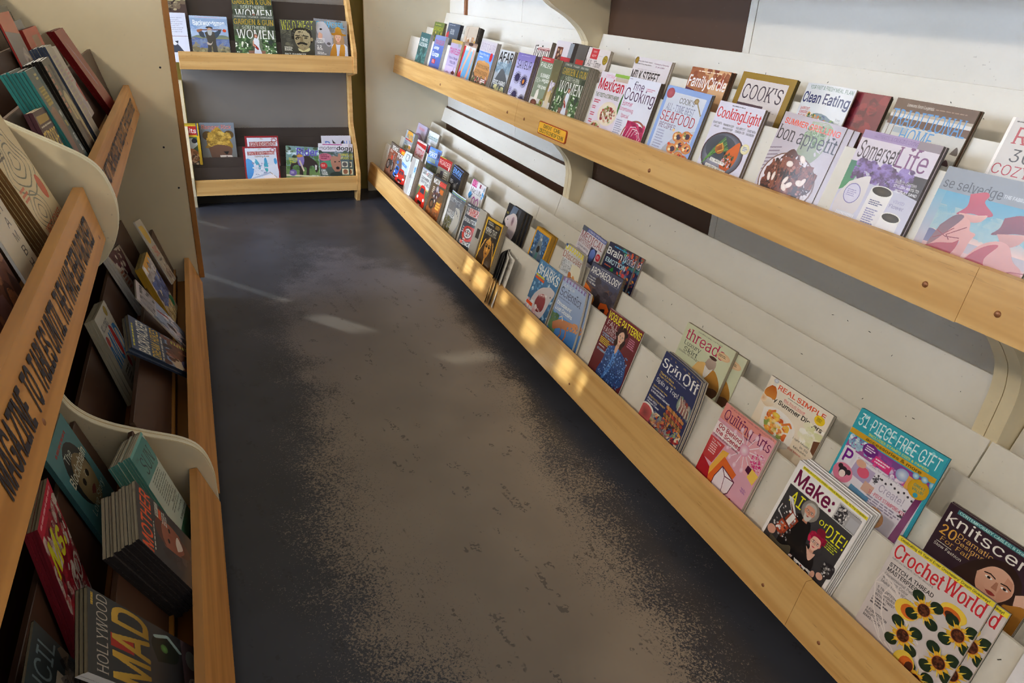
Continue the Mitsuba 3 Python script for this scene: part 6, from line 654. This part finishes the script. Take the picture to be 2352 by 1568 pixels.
mag('white magazine with maroon figures and a curling foot, behind the snowy magazine', 'LL1', 2.63, .066, -8, .24, [R(0, 0, 1, 1, 'a89c90', '8a7e70'), C([(.0, 0), (.5, 0), (.5, .2), (.2, .25)], '4a1c26'), C([(.5, .05), (.9, .05), (.8, .3), (.6, .5), (.45, .3)], '4a1e2a'), C([(.4, .4), (.65, .4), (.7, .62), (.5, .66)], '35161f'), L(.1, .3, .35, .6, 5, '8a4a34', 2, .6), N(.1, 0, .9, .4, 20, .05, '5a2430 b8a89c 3a1820', 3), L(.5, .7, .8, .75, 1, 'a83a30')], t=.03, n=3, dt=.008, du=-.003, short='white and maroon magazine', edge='7d7462', quad=([.25, -.045], [.06, -.26]))
mag('yellow spined magazine with an orange top and a blue ragged landscape', 'LL0', 2.597, .076, -4, .236, [R(0, 0, 1, 1, 'b8b0ac', '8a7c60'), C([(.2, 0), (1, 0), (.9, .12), (.3, .2), (.1, .12)], 'c8902c'), N(.1, .08, .9, .4, 40, .08, 'c8c4c4 a8a4a8 5a4a44 d8d4d0', 3), N(.1, .35, 1, .7, 60, .09, '2a3c70 3a5088 1f2c54 6a7aa0', 4), E(.8, .82, .18, .09, '1f5a38', '2a6a44'), N(.1, .72, .7, 1, 30, .06, 'a89060 8a7448 c8b488', 5)], t=.02, n=4, dt=.007, short='yellow spined landscape magazine', edge='7d6a3a', spine='b08a2a', quad=([.225, -.018], [.03, -.25]))
mag('white tabloid with a yellow patch and red letters, nearest the cream end panel', 'LL0', 2.82, .175, -12, .15, [R(0, 0, 1, 1, 'a89e8e', '8a8070'), C([(.1, .08), (.7, .1), (.75, .3), (.3, .34)], 'b8922a'), X('EVAC', .3, .40, .85, .56, 'a83a34', 1), L(.3, .6, .8, .66, 1, '4a443c'), N(.3, .66, 1, 1, 30, .07, '9a8c7c 6a5a50 b0a494', 3)], t=.03, n=1, edge='6a6250', quad=([.145, -.032], [.1, -.30]))
# upper shelf, near part
mag('cream magazine with grey contour lines and orange lettering, front of a brown edged stack', 'LU0', 1.33, .06, 0, .185, [R(0, 0, 1, 1, 'cfbd94', 'c8b48c'), *[S([(.5+.1*k*math.cos(a)*(1+.3*math.sin(3*a)), .38+.06*k*math.sin(a)) for a in np.linspace(0, 6.28, 26)], .012, '6a6a5a') for k in range(1, 5)], *[S([(.35+.07*k*math.cos(a)*(1+.3*math.cos(2*a)), .72+.05*k*math.sin(a)) for a in np.linspace(0, 6.28, 24)], .012, '7a7868') for k in range(1, 4)], P([(.06, .1), (.5, .12), (.5, .24), (.05, .22)], '6a74a8'), L(.08, .12, .48, .22, 2, 'a8aed0', 2), L(.06, .28, .3, .34, 2, '3a3034'), E(.82, .62, .1, .09, 'c05a40'), X('WEST COAST', .1, .80, .9, .86, 'c85a3a', 1), X('TRAILS', .1, .88, .66, .95, 'c04a2c', 1), L(.05, .52, .3, .62, 3, 'c86a4a', 3)], t=.036, n=7, dt=.005, du=-.003, short='cream contour line magazine', spine='7a5a34', edge='b09870', quad=([.18, 0], [.09, -.27]))
mag('white magazine with widely spaced thin capitals, beside the brown edged stack', 'LU0', 1.19, .04, 0, .12, [R(0, 0, 1, 1, 'd0c4b0', 'c0b298'), X('BUDDHA DHARMA', .12, .1, .9, .18, '5a5248'), *[X(c, .62, .3+.09*i, .8, .36+.09*i, '5a5450') for i, c in enumerate('SHAMBHALA'[:7])]], t=.03, n=1, edge='b8ac94', quad=([.105, 0], [.02, -.27]))
mag('rust brown magazine with a dim crowd picture, upper left tray', 'LU0', 1.02, .035, 0, .17, [R(0, 0, 1, 1, '7a4a34', '4a302c'), N(0, 0, 1, 1, 60, .09, '8a5a40 5a3a34 6a4a48 3a2828 a86a44', 4)], t=.025, n=1, edge='a08c70')
mag('white magazine with a mustard oval at the near end of the upper left tray', 'LU0', .80, .03, 0, .19, [R(0, 0, 1, 1, 'dcd4cc', 'd0c4b8'), E(.78, .55, .15, .16, 'd0a020', 'a87a1c'), L(.1, .1, .8, .2, 2, '8a7a70')], t=.03, n=1, edge='c8bca8')
# upper shelf, far part
mag('dark plum digest with gold capitals just beyond the upper divider', 'LU0', 1.705, -.002, -3, .135, [R(0, 0, 1, 1, '3a2028', '2c181e'), P([(.08, .05), (.9, .06), (.9, .13), (.1, .13)], '9a7a2c'), L(.12, .15, .95, .18, 1, 'b8b0a0', 2), X('EUROPE', .04, .20, .97, .42, 'd0b050', 1), N(0, .45, 1, 1, 30, .08, '4a2a38 2a1820 6a4a54', 3)], h=.20, t=.045, n=2, dt=.008, short='dark plum digest', edge='c4b496', spine='3a2028')
mag('slate magazine with a gold block of lettering and bright teal spines stacked behind', 'LU0', 1.80, .066, -1, .12, [R(0, 0, 1, 1, '555c54', '3f4440'), L(.5, .05, .9, .12, 2, 'b0a060'), P([(.2, .17), (.75, .17), (.8, .34), (.22, .34)], 'a08c3c'), L(.22, .18, .78, .33, 5, '6a5a20', 2), R(.72, 0, 1, 1, '2f4a4e'), C([(.1, .38), (.5, .36), (.6, .5), (.4, .8), (.1, .8)], '7a5a48', '6a4a3c'), X('w', .72, .42, .86, .48, 'a8b0b0', 1), R(.74, .52, .88, .58, '8a8440'), X('ART', .74, .66, .92, .74, 'a8b0b0', 1), X('&', .76, .78, .88, .85, 'a8b0b0', 1)], t=.05, n=7, dt=.0062, du=-.004, dv=.001, short='slate magazine with a gold block', edge='d0ccc4', spine='3a8c8c', quad=([.115, -.002], [.105, -.235]))
mag('brown toned magazine with a standing figure in pale robes, in front of black spines', 'LU0', 2.02, .065, 0, .115, [R(0, 0, 1, 1, '5a564a', '3f3830'), L(.05, .05, .3, .5, 8, 'a86a54', 2, .7), C([(.5, .05), (.75, .1), (.7, .4), (.5, .38)], '26262c'), C([(.38, .34), (.7, .3), (.95, .5), (1, .9), (.8, .8), (.62, .6), (.4, .55)], 'a89a74', '8a7a54'), C([(.5, .6), (.7, .62), (.9, .9), (.9, 1), (.4, 1), (.45, .8)], '3a2c24', '2c201c'), S([(.6, .45), (.75, .72)], .05, '55483a')], t=.048, n=6, dt=.0065, du=-.004, short='brown toned figure magazine', edge='d4d0c8', spine='15130f', quad=([.11, .001], [.075, -.26]))
mag('grey beige magazine with pink faded lettering, spines striped blue', 'LU0', 2.20, .084, 0, .10, [R(0, 0, 1, 1, '9a9282', '8a8272'), L(.3, .1, .9, .8, 16, '8a7a84', 3), R(0, 0, .2, 1, 'a89e8a')], t=.04, n=6, dt=.006, du=-.004, short='grey beige magazine', edge='d4d0c8', spine='3a4458', quad=([.09, 0], [.11, -.26]))
mag('pale grey magazine with rose print, slid down between the grey beige and the red ones', 'LU0', 2.31, .073, 0, .11, [R(0, 0, 1, 1, 'a8a094', '9a9088'), L(.2, .3, .9, .5, 4, 'a87a7c', 2), N(0, .5, 1, 1, 30, .08, '9a9290 8a8290 b0a8a4', 3), P([(.7, .55), (1, .5), (1, .8), (.85, .8)], '8a2430')], t=.03, n=3, dt=.005, short='pale grey magazine with rose print', edge='c8c0b4', quad=([.105, 0], [.105, -.20]))
mag('glossy dark red magazine leaning by itself towards the end panel', 'LU0', 2.47, .105, 0, .18, [R(0, 0, 1, 1, '7d1a20', '6a141a'), C([(.3, .1), (.5, .3), (.6, .6), (.5, .6), (.4, .3)], '8a5a78', '6a3a54')], t=.035, n=3, dt=.007, du=.004, short='glossy dark red magazine', edge='9a8070', spine='7a1a1c', quad=([.175, 0], [.41, -.30]))
mag('orange red magazine with a brown square at the top of the far upper tray', 'LU1', 2.63, .034, 0, .24, [R(0, 0, 1, 1, 'a8342a', '8a1c26'), R(.4, .08, .8, .34, '7a4a38'), P([(0, .4), (1, .3), (1, 1), (0, 1)], '8a1826'), X('life', .5, .55, .9, .65, 'c8942c', 1)], t=.03, n=2, dt=.006, short='orange red magazine with a brown square', edge='6a2a24', spine='a8342a')
mag('grey magazine with faint white lettering behind the orange red one', 'LU1', 2.655, .060, 0, .135, [R(0, 0, 1, 1, '66686e', '585a60'), X('REVIEW', .2, .14, .9, .28, '9a9ca4', 0)], t=.012, n=1, edge='8a8a88')
mag('black magazine rising highest in the far corner of the upper left tray', 'LU1', 2.50, .105, 0, .21, [R(0, 0, 1, 1, '1f1e1c', '161513')], t=.008, n=1, edge='3a3630', spine='1a1918')
mag('magazine with a salmon top over a grey photograph and a thin red edge, upper left tray', 'LU1', 2.40, .088, 0, .175, [R(0, 0, 1, 1, '7a7478', '4a4448'), P([(0, 0), (1, 0), (1, .22), (0, .16)], 'b0503c', 'b86a58'), C([(.5, .4), (.8, .35), (.9, .6), (.6, .7)], '8a8288'), S([(.6, .4), (.9, .46)], .03, 'a09890'), N(.2, .5, 1, 1, 20, .1, '3a3236 55484e', 4)], t=.03, n=1, edge='9a3428', spine='8a2a24')
